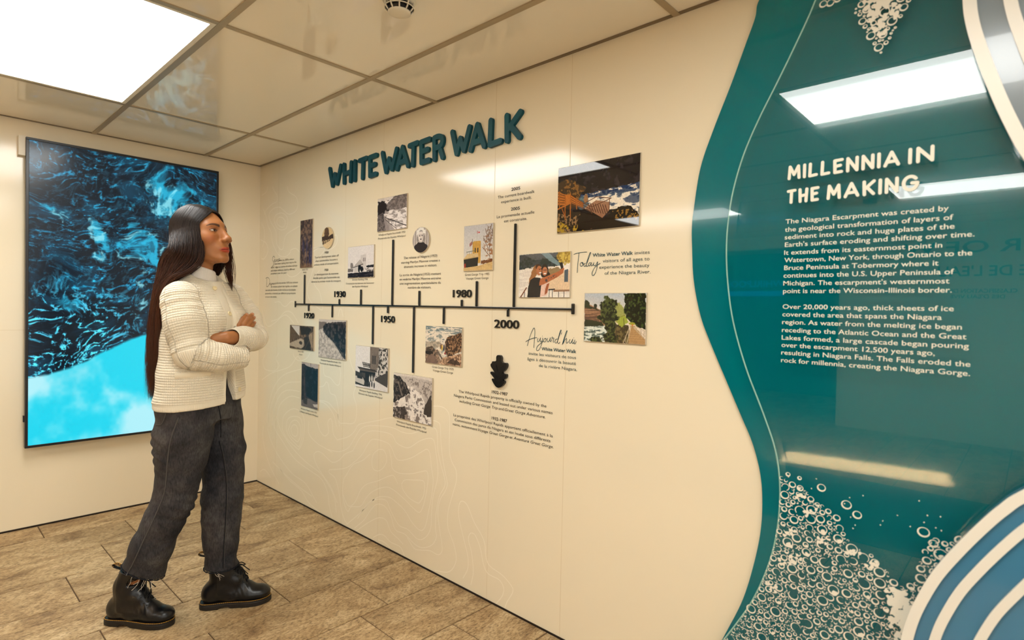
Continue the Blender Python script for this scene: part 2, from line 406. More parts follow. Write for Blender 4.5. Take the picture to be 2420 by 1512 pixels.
class Cv:
    """canvas; x to the right and y down, both 0..1; colours 0..255 as printed"""
    def __init__(s, w, h, asp):
        s.w, s.h, s.asp = w, h, asp
        s.x, s.y = np.meshgrid(np.linspace(0, 1, w), np.linspace(0, 1, h))
        s.c = np.zeros((h, w, 3)); s.X = s.x*asp
        s.soft = 1.2/h
    def put(s, m, col):
        col = np.asarray(col, float)
        m = np.clip(m, 0, 1)[..., None]
        s.c = s.c*(1-m)+col*m
    def fill(s, c0, c1=None, n=None):
        n = np.zeros_like(s.x) if n is None else n
        c0 = np.array(c0, float); c1 = c0 if c1 is None else np.array(c1, float)
        s.c = c0+(c1-c0)*np.clip(n, 0, 1)[..., None]
    def mix(s, c0, c1, n):
        return np.array(c0, float)+(np.array(c1, float)-np.array(c0, float))*np.clip(n, 0, 1)[..., None]
    def poly(s, pts, wob=0, seed=3, f=14):
        """soft mask of a polygon, edge made ragged by wob"""
        x, y = s.x, s.y
        if wob:
            x = x+(fbm(s.X*f, s.y*f, seed, 3)-.5)*wob; y = y+(fbm(s.X*f+9, s.y*f+4, seed+5, 3)-.5)*wob
        ins = np.zeros(x.shape, bool); n = len(pts)
        for i in range(n):
            x1, y1 = pts[i]; x2, y2 = pts[(i+1) % n]
            if y1 == y2: continue
            ins ^= ((y1 > y) != (y2 > y)) & (x < (x2-x1)*(y-y1)/(y2-y1)+x1)
        return ins.astype(float)
    def ell(s, cx, cy, rx, ry, wob=0, seed=3, f=14):
        d = np.sqrt(((s.x-cx)/rx)**2+((s.y-cy)/ry)**2)
        if wob: d = d+(fbm(s.X*f, s.y*f, seed, 3)-.5)*wob
        return 1-sst(.93, 1.07, d)
    def line(s, a, b, w):
        ax, ay = a[0]*s.asp, a[1]; bx, by = b[0]*s.asp, b[1]
        dx, dy = bx-ax, by-ay; L = dx*dx+dy*dy+1e-12
        t = np.clip(((s.X-ax)*dx+(s.y-ay)*dy)/L, 0, 1)
        d = np.hypot(s.X-ax-t*dx, s.y-ay-t*dy)
        return 1-sst(w*.5-s.soft*.6, w*.5+s.soft*.6, d)
    def n(s, f, seed=1, o=4, sx=1, sy=1, g=.55):
        return fbm(s.X*f*sx, s.y*f*sy, seed, o, g)
def hi(n, a=.4, b=.6): return sst(a, b, n)

def P_aerial_tall(c):
    n = c.n(16, 3, 5); n2 = c.n(7, 9, 4, 2.5, .35)
    c.fill((52, 42, 46), (128, 102, 84), hi(n, .38, .66))
    c.put(hi(n2, .5, .62)*sst(.25, .6, c.y)*.8, (46, 50, 92)); c.put(hi(c.n(26, 2, 3, 2, .4), .56, .7)*sst(.55, .8, c.y)*.7, (170, 142, 112))
    for y in (.2, .27, .33): c.put(c.line((.2, y), (1, y-.05), .008)*.5, (150, 124, 104))
    for x in (.35, .55, .75): c.put(c.line((x, .18), (x-.03, .36), .008)*.4, (150, 124, 104))
    c.put(sst(.86, 1, c.y)*.5, (150, 112, 74))
def P_oval_tree(c):
    c.fill((206, 176, 128), (224, 196, 150), c.y)
    c.put(c.ell(.42, .3, .22, .3, .5, 4)*.95, (78, 54, 36)); c.put(c.ell(.42, .3, .2, .28, .5, 4)*hi(c.n(18, 3, 3))*.5, (120, 92, 62))
    c.put(c.poly([(0, .42), (.25, .38), (.6, .44), (.85, .36), (1, .34), (1, .56), (.6, .6), (0, .62)], .08), (66, 46, 32))
    c.put(c.poly([(0, .58), (.9, .52), (.75, .62), (.25, .78), (0, .86)], .05)*hi(c.n(24, 6, 3), .4, .55), (70, 50, 34))
def P_elevator(c):
    c.fill((216, 208, 204), (226, 218, 212), c.n(3, 2, 3))
    c.put(c.poly([(.5, .3), (.72, .26), (.72, .75), (.5, .75)])*.45, (176, 166, 160))
    for x in (.6, .66): c.put(c.poly([(x, .38), (x+.03, .38), (x+.03, .5), (x, .5)]), (128, 118, 114))
    c.put(c.poly([(.22, .66), (.48, .42), (.66, .66)])*.7, (158, 148, 140)); c.put(c.poly([(.24, .66), (.66, .6), (.66, .86), (.24, .86)])*.8, (204, 196, 190))
    c.put(c.line((.22, .68), (.6, .58), .022), (58, 52, 50))
    for x in (.3, .36, .42, .56, .62): c.put(c.line((x, .7), (x, .82), .012)*.8, (70, 64, 62))
    c.put(c.ell(.16, .62, .07, .1, .9)*.7, (90, 82, 78)); c.put(c.poly([(0, .7), (.22, .72), (.22, .82), (0, .82)], .04)*.8, (84, 76, 72))
    for q in ((.45, .72, .04, .12), (.55, .74, .06, .1), (.5, .66, .03, .06)): c.put(c.ell(*q, .5), (24, 22, 24))
    c.put(c.poly([(.74, .64), (1, .6), (1, .7), (.74, .7)], .05), (40, 38, 40)); c.put(c.poly([(.7, .72), (1, .7), (1, .86), (.7, .86)])*hi(c.n(20, 3, 3)), (96, 90, 88))
    c.put(c.poly([(0, .86), (1, .82), (1, 1), (0, 1)], .03), (28, 24, 30)); c.put(c.poly([(0, .9), (1, .86), (1, .94), (0, .96)])*hi(c.n(18, 8, 3, .4, 2), .5, .62)*.6, (92, 84, 84))
def P_board1950(c):
    n = c.n(20, 4, 4)
    c.fill((150, 140, 136), (232, 224, 220), hi(c.n(12, 3, 5, .6, 1.6), .32, .56))
    c.put(c.poly([(.2, .28), (.45, .1), (.62, 0), (1, 0), (1, .4), (.3, .4)], .04), (96, 88, 86)); c.put(c.poly([(.2, .28), (.5, .06), (1, 0), (1, .4), (.3, .4)], .03)*hi(n), (132, 122, 120))
    c.put(c.poly([(0, 0), (.6, 0), (.4, .08), (.2, .1), (0, .12)])*.8, (206, 194, 184))
    c.put(c.poly([(0, .08), (.28, .1), (.34, .3), (.26, .46), (.1, .62), (0, .66)], .1), (34, 30, 32)); c.put(c.ell(.36, .4, .05, .03, .5), (44, 40, 42))
    c.put(c.poly([(0, .5), (.2, .44), (.26, .6), (.46, 1), (0, 1)], .04)*.9, (110, 100, 98)); c.put(c.poly([(0, .5), (.2, .46), (.3, .7), (.3, 1), (0, 1)])*hi(n, .45, .6), (70, 64, 64))
    c.put(c.poly([(.22, .6), (.28, .6), (.62, 1), (.3, 1)])*.8, (150, 140, 138))
    c.put(c.line((.28, .6), (1, .93), .024), (36, 32, 34)); c.put(c.line((.28, .66), (.68, .99), .016), (46, 42, 44)); c.put(c.line((.2, .62), (.22, 1), .012), (60, 54, 54))
    for x in (.38, .5, .64): c.put(c.line((x, .64+.5*(x-.36)), (x+.01, .78+.6*(x-.36)), .014), (52, 48, 48))
def P_oval_portrait(c):
    c.fill((196, 186, 178), (150, 140, 134), hi(np.sin(c.x*46)*.5+.5+.2*(c.n(4)-.5), .2, .9))
    c.put(c.poly([(.06, 1), (.1, .72), (.3, .62), (.4, .56), (.62, .56), (.72, .64), (.9, .74), (.96, 1)], .02), (44, 40, 42))
    c.put(c.poly([(.42, .48), (.58, .48), (.62, .6), (.4, .6)]), (198, 188, 180))
    c.put(c.ell(.5, .26, .27, .26, .3, 5), (226, 220, 212)); c.put(c.ell(.3, .42, .1, .16, .5)+c.ell(.7, .42, .09, .16, .5), (190, 180, 172)); c.put(c.ell(.32, .46, .08, .12, .7)*.5+c.ell(.69, .46, .07, .12, .7)*.5, (96, 88, 84))
    c.put(c.ell(.5, .16, .1, .05, .4)*.7, (110, 102, 98)); c.put(c.ell(.5, .36, .165, .2), (218, 208, 200)); c.put(c.ell(.66, .4, .06, .16)*.4, (130, 120, 116))
    for x in (.43, .57): c.put(c.ell(x, .335, .045, .018), (50, 44, 44)); c.put(c.line((x-.05, .295), (x+.05, .29), .012), (70, 62, 60))
    c.put(c.line((.5, .34), (.5, .42), .012)*.4, (120, 110, 106)); c.put(c.ell(.5, .43, .03, .012)*.6, (96, 86, 84)); c.put(c.ell(.5, .475, .055, .022), (66, 52, 54))
def P_gorge1985(c):
    c.fill((190, 188, 190), (216, 208, 196), c.y*1.2); 
    for k, (a, b) in enumerate((((.92, .82), (.86, .2)), ((.9, .6), (.68, .3)), ((.9, .5), (1, .1)), ((.88, .4), (.74, .1)), ((.9, .7), (.66, .5)), ((.84, .28), (.95, .02)))): c.put(c.line(a, b, .016)*.85, (96, 70, 52))
    c.put(c.ell(.9, .5, .2, .28, 1.1, 7, 20)*hi(c.n(26, 4, 3), .5, .6)*.8, (140, 84, 44)); c.put(c.ell(.86, .22, .2, .2, 1.1, 3, 20)*hi(c.n(30, 5, 3), .52, .6)*.7, (110, 84, 66))
    c.put(c.poly([(.62, .8), (1, .76), (1, .84), (.62, .86)], .04), (110, 66, 36))
    c.put(c.poly([(.31, .37), (.36, .35), (.58, .35), (.6, .37), (.6, .84), (.31, .84)]), (198, 152, 68)); c.put(c.poly([(.31, .37), (.6, .37), (.6, .84), (.31, .84)])*hi(c.n(26, 3, 3))*.3, (168, 124, 52))
    for x in (.39, .48): c.put(c.poly([(x, .5), (x+.035, .5), (x+.035, .6), (x, .6)]), (36, 30, 26))
    c.put(c.line((.46, .12), (.46, .34), .006), (150, 140, 136)); c.put(c.poly([(.465, .13), (.48, .13), (.48, .19), (.465, .19)])+c.ell(.53, .165, .03, .015), (190, 40, 40))
    c.put(c.poly([(.2, .4), (.29, .34), (.3, .42), (.21, .47)]), (150, 96, 88)); c.put(c.line((.3, .3), (.31, .4), .012), (70, 60, 56))
    c.put(c.poly([(.0, .72), (.14, .62), (.5, .62), (.52, .7), (.0, .74)]), (206, 178, 130)); c.put(c.poly([(.0, .74), (.52, .7), (.5, .9), (.02, .93)]), (24, 28, 30)); c.put(c.line((.0, .735), (.54, .695), .02), (190, 158, 108))
    for x in (.12, .2, .28, .36): c.put(c.line((x, .58), (x, .63), .008), (90, 96, 84))
    c.put(c.line((.1, .58), (.4, .56), .014), (92, 100, 86)); c.put(c.poly([(.02, .84), (.08, .83), (.08, .92), (.02, .93)]), (150, 46, 34))
    c.put(c.poly([(0, .93), (.5, .9), (1, .82), (1, 1), (0, 1)]), (214, 180, 122)); c.put(c.poly([(0, .93), (.5, .9), (1, .82), (1, 1), (0, 1)])*hi(c.n(18, 9, 3, .4, 3))*.35, (176, 140, 90))
def P_large(c):
    n = c.n(26, 5, 4)
    c.fill((22, 20, 24), (46, 40, 44), hi(c.n(14, 6, 4), .45, .7))
    w = c.poly([(.22, .47), (1, .4), (1, .86), (.78, .74), (.6, .72), (.3, .66)], .03)
    r = ridge(c.X*9, c.y*20, 8, 4)
    c.put(w, c.mix((70, 84, 104), (236, 224, 204), hi(r+.25*sst(.48, .56, c.y)-.15, .5, .68)))
    c.put(w*(1-sst(.48, .53, c.y-.06*(.6-c.x)))*(1-hi(ridge(c.X*14, c.y*30, 3), .62, .72)), (24, 46, 84))
    c.put(w*c.ell(.93, .62, .1, .06, .8)*.8, (48, 62, 88))
    c.put(c.poly([(0, .22), (.2, .2), (.36, .36), (.3, .52), (.36, .62), (.1, .66), (0, .6)], .08), (58, 44, 30)); c.put(c.poly([(0, .22), (.2, .2), (.36, .38), (.28, .55), (0, .6)], .1)*hi(n, .5, .6), (124, 88, 44))
    c.put(c.ell(.33, .58, .07, .1, .3)*.8, (70, 96, 108)); c.put(c.ell(.37, .52, .025, .06, .5), (150, 110, 74))
    c.put(c.poly([(0, .62), (.3, .72), (.5, .86), (.56, 1), (0, 1)], .05), (44, 36, 28)); c.put(c.poly([(0, .7), (.3, .76), (.5, .9), (.5, 1), (0, 1)], .05)*hi(c.n(34, 7, 4), .52, .6), (138, 108, 74))
    c.put((c.ell(.3, .96, .08, .07, .8)+c.ell(.06, .95, .09, .1, .8))*hi(c.n(30, 4, 3), .42, .55), (168, 136, 44))
    c.put(c.poly([(.3, .74), (.56, .76), (.66, .96), (.6, 1), (.24, 1)], .08), (20, 16, 16))
    O = (190, 112, 44); D = (92, 52, 28)
    c.put(c.poly([(0, .36), (.1, .42), (.17, .43), (.34, .58), (.34, .66), (.18, .56), (.1, .6), (0, .56)])*.9, O)
    for k in range(5): c.put(c.line((0, .39+k*.045), (.1, .44+k*.036), .011), D); c.put(c.line((.18, .44+k*.035), (.34, .59+k*.02), .009), D)
    for x, a, b in ((.02, .36, .6), (.1, .42, .62), (.17, .42, .64), (.25, .5, .66), (.1, .6, .8), (.17, .6, .78)): c.put(c.line((x, a), (x+.005, b), .018), (158, 92, 38))
    c.put(c.line((0, .63), (.17, .56), .024), (176, 104, 44)); c.put(c.line((.06, .63), (.1, .75), .016), (150, 84, 40))
    c.put(c.poly([(.36, .66), (.5, .57), (.66, .62), (.66, .74), (.58, .84), (.46, .74)])*.95, (150, 108, 82))
    for k in range(8): c.put(c.line((.4+.03*k, .6+.008*k), (.44+.03*k, .72+.012*k), .012), (70, 44, 34))
    for a, b in (((.34, .6), (.5, .52)), ((.5, .52), (.68, .57)), ((.68, .57), (.45, .66)), ((.45, .66), (.36, .6)), ((.34, .66), (.45, .74)), ((.45, .66), (.45, .76)), ((.66, .58), (.66, .72)), ((.34, .62), (.44, .7))): c.put(c.line(a, b, .012), (96, 62, 44))
    c.put(c.poly([(.66, .8), (.74, .72), (.86, .7), (1, .8), (1, 1), (.6, 1)], .06), (24, 20, 18)); c.put(c.poly([(.7, .76), (.8, .72), (1, .8), (1, .92), (.74, .88)], .06)*hi(c.n(30, 8, 3), .54, .62), (140, 104, 46))
def P_selfie(c):
    c.fill((222, 210, 196), (236, 226, 212), hi(c.n(8, 4, 4, .5, 3)))
    c.put(c.poly([(0, 0), (.8, 0), (.86, .3), (.6, .3), (.35, .28), (0, .36)], .03), (58, 66, 70)); c.put(c.poly([(0, .08), (.8, .08), (.8, .3), (0, .34)], .05)*hi(c.n(18, 3, 4)), (40, 50, 46)); c.put(c.poly([(.1, 0), (.8, 0), (.8, .1), (.3, .14)], .04)*.6, (104, 106, 110))
    c.put(c.poly([(.44, .0), (.6, 0), (.86, .3), (.78, .3), (.6, .17)], .02)*.7, (140, 168, 176))
    c.put(c.ell(.92, .08, .18, .18, .8, 5)*.95, (150, 120, 44)); c.put(c.ell(.92, .08, .18, .18, .8, 5)*hi(c.n(24, 3, 3)), (206, 178, 84)); c.put(c.ell(.72, .42, .14, .1, .7)*.8, (120, 92, 50))
    c.put(c.poly([(.6, .5), (.9, .42), (1, .4), (1, .84), (.6, .84)])*.9, (222, 190, 152)); c.put(c.poly([(.9, .4), (.97, .38), (.97, .66), (.9, .66)]), (70, 84, 96))
    for x in (.12, .2, .62, .68, .8, .9): c.put(c.line((x, .84), (x, 1), .018), (62, 58, 58))
    c.put(c.line((.6, .83), (.72, .82), .03), (40, 40, 46)); c.put(c.poly([(.7, .83), (1, .83), (1, .87), (.7, .88)]), (150, 112, 84)); c.put(c.line((.04, 1), (.16, .78), .03), (120, 72, 50))
    c.put(c.ell(.52, .42, .08, .16, .3), (36, 26, 22)); c.put(c.ell(.58, .52, .05, .1, .4), (36, 26, 22)); c.put(c.poly([(.46, .55), (.56, .55), (.62, .72), (.58, .95), (.44, 1)]), (226, 190, 172)); c.put(c.poly([(.57, .7), (.62, .68), (.58, .9), (.53, .95), (.54, .82)]), (156, 84, 50))
    c.put(c.poly([(.3, .3), (.38, .24), (.44, .3), (.36, .5), (.26, .62), (.2, .7), (.24, .5)], .04), (150, 100, 58)); c.put(c.ell(.39, .3, .055, .06, .3)*.9, (60, 38, 28))
    c.put(c.ell(.41, .39, .055, .11), (176, 110, 72)); c.put(c.ell(.525, .41, .05, .1), (182, 116, 80)); 
    c.put(c.ell(.435, .44, .025, .014)+c.ell(.53, .46, .028, .014), (236, 222, 212))
    for x, y in ((.42, .36), (.45, .355), (.51, .385), (.545, .385)): c.put(c.ell(x, y, .012, .012), (50, 30, 26))
    c.put(c.poly([(.2, .74), (.24, .6), (.32, .54), (.44, .56), (.46, .72), (.44, 1), (.18, 1)], .01), (18, 20, 26))
    c.put(c.poly([(.42, .66), (.44, .58), (.62, .5), (.8, .42), (.86, .33), (.9, .36), (.88, .46), (.76, .56), (.56, .68), (.42, .74)], .01), (172, 100, 62)); c.put(c.poly([(.52, .6), (.74, .48), (.76, .54), (.56, .66)], .02)*hi(c.n(34, 5, 3)), (78, 60, 58)); c.put(c.poly([(.8, .24), (.86, .22), (.88, .34), (.84, .38)]), (30, 26, 28))
def P_green(c):
    c.fill((176, 184, 192), (222, 206, 186), c.y*2+.4*(c.n(5, 3, 4)-.5))
    c.put(c.poly([(0, .16), (.1, .24), (.22, .3), (.36, .4), (.36, .66), (0, .7)], .03), (150, 112, 84)); c.put(c.poly([(0, .26), (.36, .4), (.36, .6), (0, .6)], .03)*hi(c.n(14, 4, 4, .3, 3)), (96, 70, 54))
    c.put(c.poly([(0, .14), (.1, .2), (.1, .26), (.3, .36), (.2, .34), (0, .28)], .05)+c.poly([(0, .54), (.3, .6), (.36, .68), (0, .7)], .05), (40, 46, 28)); c.put(c.ell(.19, .26, .03, .05, .6), (40, 44, 30))
    c.put(c.poly([(.3, 1), (.42, .7), (.6, .62), (.75, .64), (.75, 1)], .03), (62, 52, 34)); c.put(c.poly([(.3, 1), (.42, .7), (.75, .64), (.75, 1)])*hi(c.n(22, 6, 4)), (104, 92, 56))
    w = c.poly([(0, .7), (.4, .66), (.42, .76), (.34, .9), (.36, 1), (0, 1)], .02); c.put(w, c.mix((78, 92, 84), (216, 220, 206), hi(ridge(c.X*8, c.y*26, 4, 4), .5, .68)))
    c.put(c.ell(.58, .4, .1, .2, .8), (150, 152, 84)); c.put(c.ell(.64, .56, .08, .12, .8), (150, 160, 60))
    T = c.ell(.4, .28, .13, .2, .9, 5)+c.ell(.42, .5, .15, .17, .9, 6)+c.ell(.3, .5, .08, .06, .9)+c.ell(.45, .68, .09, .12, .8, 8)+c.ell(.46, .9, .14, .11, .9, 2)+c.ell(.2, .97, .1, .07, .9)
    c.put(T, c.mix((26, 32, 16), (74, 82, 40), hi(c.n(26, 3, 4), .45, .65)))
    R = c.poly([(.66, 0), (1, 0), (1, .72), (.82, .62), (.7, .5), (.66, .34), (.7, .2)], .09); c.put(R, c.mix((16, 24, 12), (58, 72, 32), hi(c.n(24, 7, 4), .46, .68)))
    c.put(c.line((.53, .6), (.56, .96), .014), (78, 62, 44)); c.put(c.line((.66, .5), (.68, .78), .012), (60, 52, 36)); c.put(c.line((.6, .48), (.7, .42), .008), (100, 80, 56))
    c.put(c.ell(.79, .6, .05, .03, .4), (150, 150, 50)); c.put(c.ell(.8, .63, .01, .02), (206, 104, 40))
    c.put(c.poly([(.77, .64), (.83, .64), (1, .9), (1, 1), (.74, 1)]), (176, 138, 92))
    for k in range(9): y = .66+.34*(k/9)**1.4; c.put(c.line((.74, y), (1, y), .005)*.5*c.poly([(.77, .64), (.83, .64), (1, .9), (1, 1), (.74, 1)]), (120, 90, 58))
    for a, b in (((.77, .62), (.66, 1)), ((.78, .66), (.72, 1)), ((.82, .63), (1, .74)), ((.82, .66), (1, .84)), ((.82, .68), (1, .9))): c.put(c.line(a, b, .014), (196, 176, 146))
    for x, a, b in ((.87, .67, .76), (.93, .7, .82), (.98, .73, .87), (.74, .72, .84), (.7, .84, .98)): c.put(c.line((x, a), (x, b), .012), (170, 150, 120))
def P_aerial_small(c):
    n = c.n(14, 3, 4); c.fill((66, 52, 42), (120, 98, 78), hi(n))
    c.put(c.poly([(.06, .02), (.42, .02), (.42, .42), (.36, .38)]), (206, 196, 186)); c.put(c.poly([(.0, .1), (.06, .05), (.36, .44), (.3, .56), (0, .7)])*.8, (92, 74, 60)); c.put(c.poly([(.44, .02), (.9, .06), (.84, .34), (.5, .38)], .06), (40, 30, 26))
    c.put(c.poly([(0, .78), (.3, .62), (.5, .54), (.62, .6), (.6, .86), (.5, .96), (0, .9)], .05)*.9, (186, 168, 146)); c.put(c.ell(.48, .72, .07, .08, .6), (60, 48, 40)); c.put(c.poly([(.6, .5), (.9, .4), (.9, 1), (.5, 1), (.66, .8)], .06)*.85, (38, 28, 24)); c.put(c.poly([(.8, .4), (.96, .2), (.98, .9), (.9, .8)], .04)*.8, (160, 138, 112)); c.put(c.line((.86, .5), (.66, .95), .014)*.7, (150, 130, 108))
def P_board1923(c):
    c.fill((160, 150, 142), (204, 194, 184), hi(c.n(20, 3, 5), .35, .62)); c.put(c.poly([(0, 0), (1, 0), (1, .05), (0, .08)]), (196, 186, 178)); c.put(c.poly([(0, .06), (.3, .06), (.2, .22), (0, .28)], .03), (118, 108, 102))
    m = c.poly([(.24, .1), (.5, .06), (1, .03), (1, 1), (.86, .9), (.6, .6), (.36, .46), (.18, .32), (.16, .2)], .04); c.put(m, c.mix((30, 26, 30), (74, 66, 66), hi(c.n(12, 7, 4), .45, .7))); c.put(c.line((.4, .47), (.9, .86), .014)*.7, (130, 120, 112)); c.put(c.line((.64, .6), (.98, .96), .01)*.6, (120, 110, 104)); c.put(c.poly([(.5, .05), (1, .02), (1, .09), (.5, .1)])*hi(np.sin(c.x*120)*.5+.5)*.5, (140, 130, 124))
def P_incline(c):
    c.fill((34, 30, 36), (56, 48, 52), hi(c.n(14, 4, 4))); c.put(c.poly([(0, 0), (1, 0), (1, .1), (.6, .08), (.3, .07), (.14, .02), (0, .04)], .03), (176, 164, 158))
    c.put(c.poly([(.22, .1), (1, .14), (1, .8), (.3, .86), (.24, .6)], .03), c.mix((14, 14, 26), (38, 38, 50), hi(c.n(10, 9, 4), .5, .75))); c.put(c.line((.19, .34), (.24, .86), .02)*.8, (110, 84, 78)); c.put(c.line((.56, .0), (.56, .1), .012), (30, 28, 34))
    c.put(c.poly([(0, .88), (.3, .8), (1, .84), (1, 1), (0, 1)], .04), (104, 94, 92)); c.put(c.poly([(.1, .84), (.4, .8), (.36, .95), (.14, .94)], .05)*.9, (52, 46, 46)); c.put(c.poly([(.7, .9), (1, .88), (1, .96), (.8, .95)], .02), (188, 178, 170)); c.put(c.line((.3, .76), (.98, .86), .018)*.6, (80, 72, 72))
def P_build1946(c):
    c.fill((222, 216, 212), (228, 222, 218), c.y); c.put(c.poly([(.46, 0), (.74, 0), (.72, .58), (.46, .56)]), (122, 108, 98)); c.put(c.poly([(.46, 0), (.74, 0), (.72, .58), (.46, .56)])*hi(c.n(30, 3, 3))*.35, (96, 84, 76))
    for x in (.53, .57, .61): c.put(c.poly([(x, .2), (x+.025, .2), (x+.025, .4), (x, .4)]), (44, 38, 36))
    c.put(c.poly([(.74, 0), (1, 0), (1, .6), (.66, .7), (.66, .52), (.74, .4)], .04), c.mix((56, 50, 46), (206, 198, 190), hi(c.n(20, 5, 4), .44, .6)))
    c.put(c.poly([(.22, .38), (.47, .4), (.47, .5), (.25, .49)]), (46, 40, 38))
    for k in range(2):
        for i in range(7): c.put(c.poly([(.245+i*.03, .395+k*.05+.002*i), (.262+i*.03, .395+k*.05+.002*i), (.262+i*.03, .425+k*.05+.002*i), (.245+i*.03, .425+k*.05+.002*i)])*(hi(c.n(60, 4+i, 2), .4, .5)*.6+.4), (220, 212, 204))
    c.put(c.poly([(.06, .51), (.62, .53), (.66, .57), (.6, .62), (.18, .62)]), (52, 44, 42)); c.put(c.poly([(.1, .55), (.62, .57), (.62, .61), (.16, .6)]), (96, 84, 76)); c.put(c.poly([(.14, .6), (.64, .6), (.62, .86), (.14, .86)]), (34, 28, 28)); c.put(c.poly([(.2, .64), (.32, .64), (.32, .76), (.2, .76)])*.7, (90, 80, 74))
    c.put(c.poly([(0, .62), (.2, .66), (.3, .8), (.3, .96), (0, .95)], .01), (60, 52, 50)); c.put(c.poly([(0, .74), (.24, .76), (.3, .84), (.28, .95), (0, .92)]), (196, 188, 180)); c.put(c.poly([(.06, .72), (.22, .74), (.24, .8), (.06, .79)]), (44, 40, 40)); c.put(c.line((0, .9), (.28, .95), .03), (30, 28, 28))
    c.put(c.poly([(.64, .72), (1, .54), (1, .9), (.62, .8)], .02), (70, 62, 58)); c.put(c.poly([(.3, .9), (.62, .78), (1, .9), (1, 1), (.3, 1)]), (214, 208, 204)); c.put(c.poly([(.3, .86), (.44, .84), (.44, .96), (.3, .96)]), (48, 42, 42))
    for x, t in ((.46, .7), (.53, .68), (.6, .7)): c.put(c.ell(x, t+.07, .022, .08), (206, 198, 190)); c.put(c.ell(x, t-.02, .014, .018), (110, 96, 88)); c.put(c.ell(x, t+.2, .02, .07), (34, 30, 34))
def P_board1953(c):
    c.fill((176, 164, 154), (206, 194, 184), c.n(8, 3, 4)); c.put(c.poly([(0, 0), (1, 0), (1, .06), (.5, .03), (0, .06)]), (214, 202, 190)); c.put(c.poly([(.3, .06), (1, .1), (1, .6), (.72, .34), (.5, .24)], .04)*hi(c.n(20, 4, 4), .46, .64)*.8, (112, 100, 94))
    w = c.poly([(.34, .24), (.52, .26), (.76, .4), (.84, .56), (.8, .74), (1, .84), (1, 1), (0, 1), (0, .66), (.2, .56), (.42, .44)], .03); c.put(w, c.mix((128, 116, 110), (230, 220, 210), hi(ridge(c.X*10, c.y*12, 6, 4), .48, .66)))
    c.put(c.poly([(0, .04), (.16, .06), (.34, .2), (.44, .4), (.2, .56), (0, .7)], .07), c.mix((36, 30, 30), (98, 86, 80), hi(c.n(20, 7, 4), .5, .66))); c.put(c.line((.14, .22), (.24, .48), .05)*.7, (140, 126, 116)); c.put(c.line((.0, .66), (.34, .46), .016), (40, 34, 34))
    c.put(c.poly([(.84, .6), (.96, .38), (1, .34), (1, .8), (.92, .84), (.8, .78)], .04), (64, 56, 52)); c.put(c.poly([(0, .78), (.3, .72), (.38, .84), (.3, 1), (0, 1)], .1)*.9, c.mix((50, 42, 40), (150, 138, 130), hi(c.n(22, 5, 4), .5, .7)))
def P_gorge1970(c):
    w = ridge(c.X*8, c.y*18, 5, 4); c.fill((132, 138, 134), (226, 212, 192), hi(w, .46, .66)); c.put((1-sst(.0, .22, c.y))*hi(c.n(10, 4, 3, .5, 3), .5, .6)*.8, (82, 106, 116)); c.put(c.poly([(0, .42), (.4, .4), (.5, .5), (.2, .62), (0, .6)], .05)*.6, (150, 132, 112))
    c.put(c.poly([(.56, .4), (.62, .26), (.8, .2), (1, .12), (1, .6), (.64, .8), (.56, .66)], .03), c.mix((62, 46, 36), (150, 116, 86), hi(c.n(24, 3, 4), .42, .64)))
    c.put(c.poly([(0, .6), (.18, .54), (.32, .64), (.44, .86), (.5, 1), (0, 1)], .05), c.mix((70, 60, 52), (150, 124, 104), hi(c.n(14, 8, 4)))); c.put(c.ell(.1, .72, .12, .05, .5), (44, 38, 34)); c.put(c.poly([(.04, .86), (.18, .74), (.34, .84), (.34, 1), (.04, 1)], .02)*.9, (118, 96, 84)); c.put(c.line((.34, .64), (.5, .88), .06)*.8, (58, 48, 44))
    c.put(c.poly([(.5, .82), (1, .66), (1, 1), (.38, 1)], .04), c.mix((120, 92, 72), (196, 160, 128), hi(c.n(22, 4, 4)))); c.put(c.poly([(.6, .94), (.76, .82), (.94, .86), (.96, .98)], .06)*.8, (52, 40, 34))
    for k in range(6): c.put(c.line((.3, .62+.045*k), (.46, .66+.04*k), .014)*.7, (176, 148, 122))
    c.put(c.ell(.475, .56, .022, .08), (200, 160, 60)); c.put(c.ell(.44, .53, .02, .07), (120, 88, 66)); c.put(c.ell(.53, .55, .02, .09), (50, 42, 46)); c.put(c.ell(.56, .7, .02, .03), (150, 44, 40)); c.put(c.ell(.475, .47, .013, .018), (110, 74, 54))

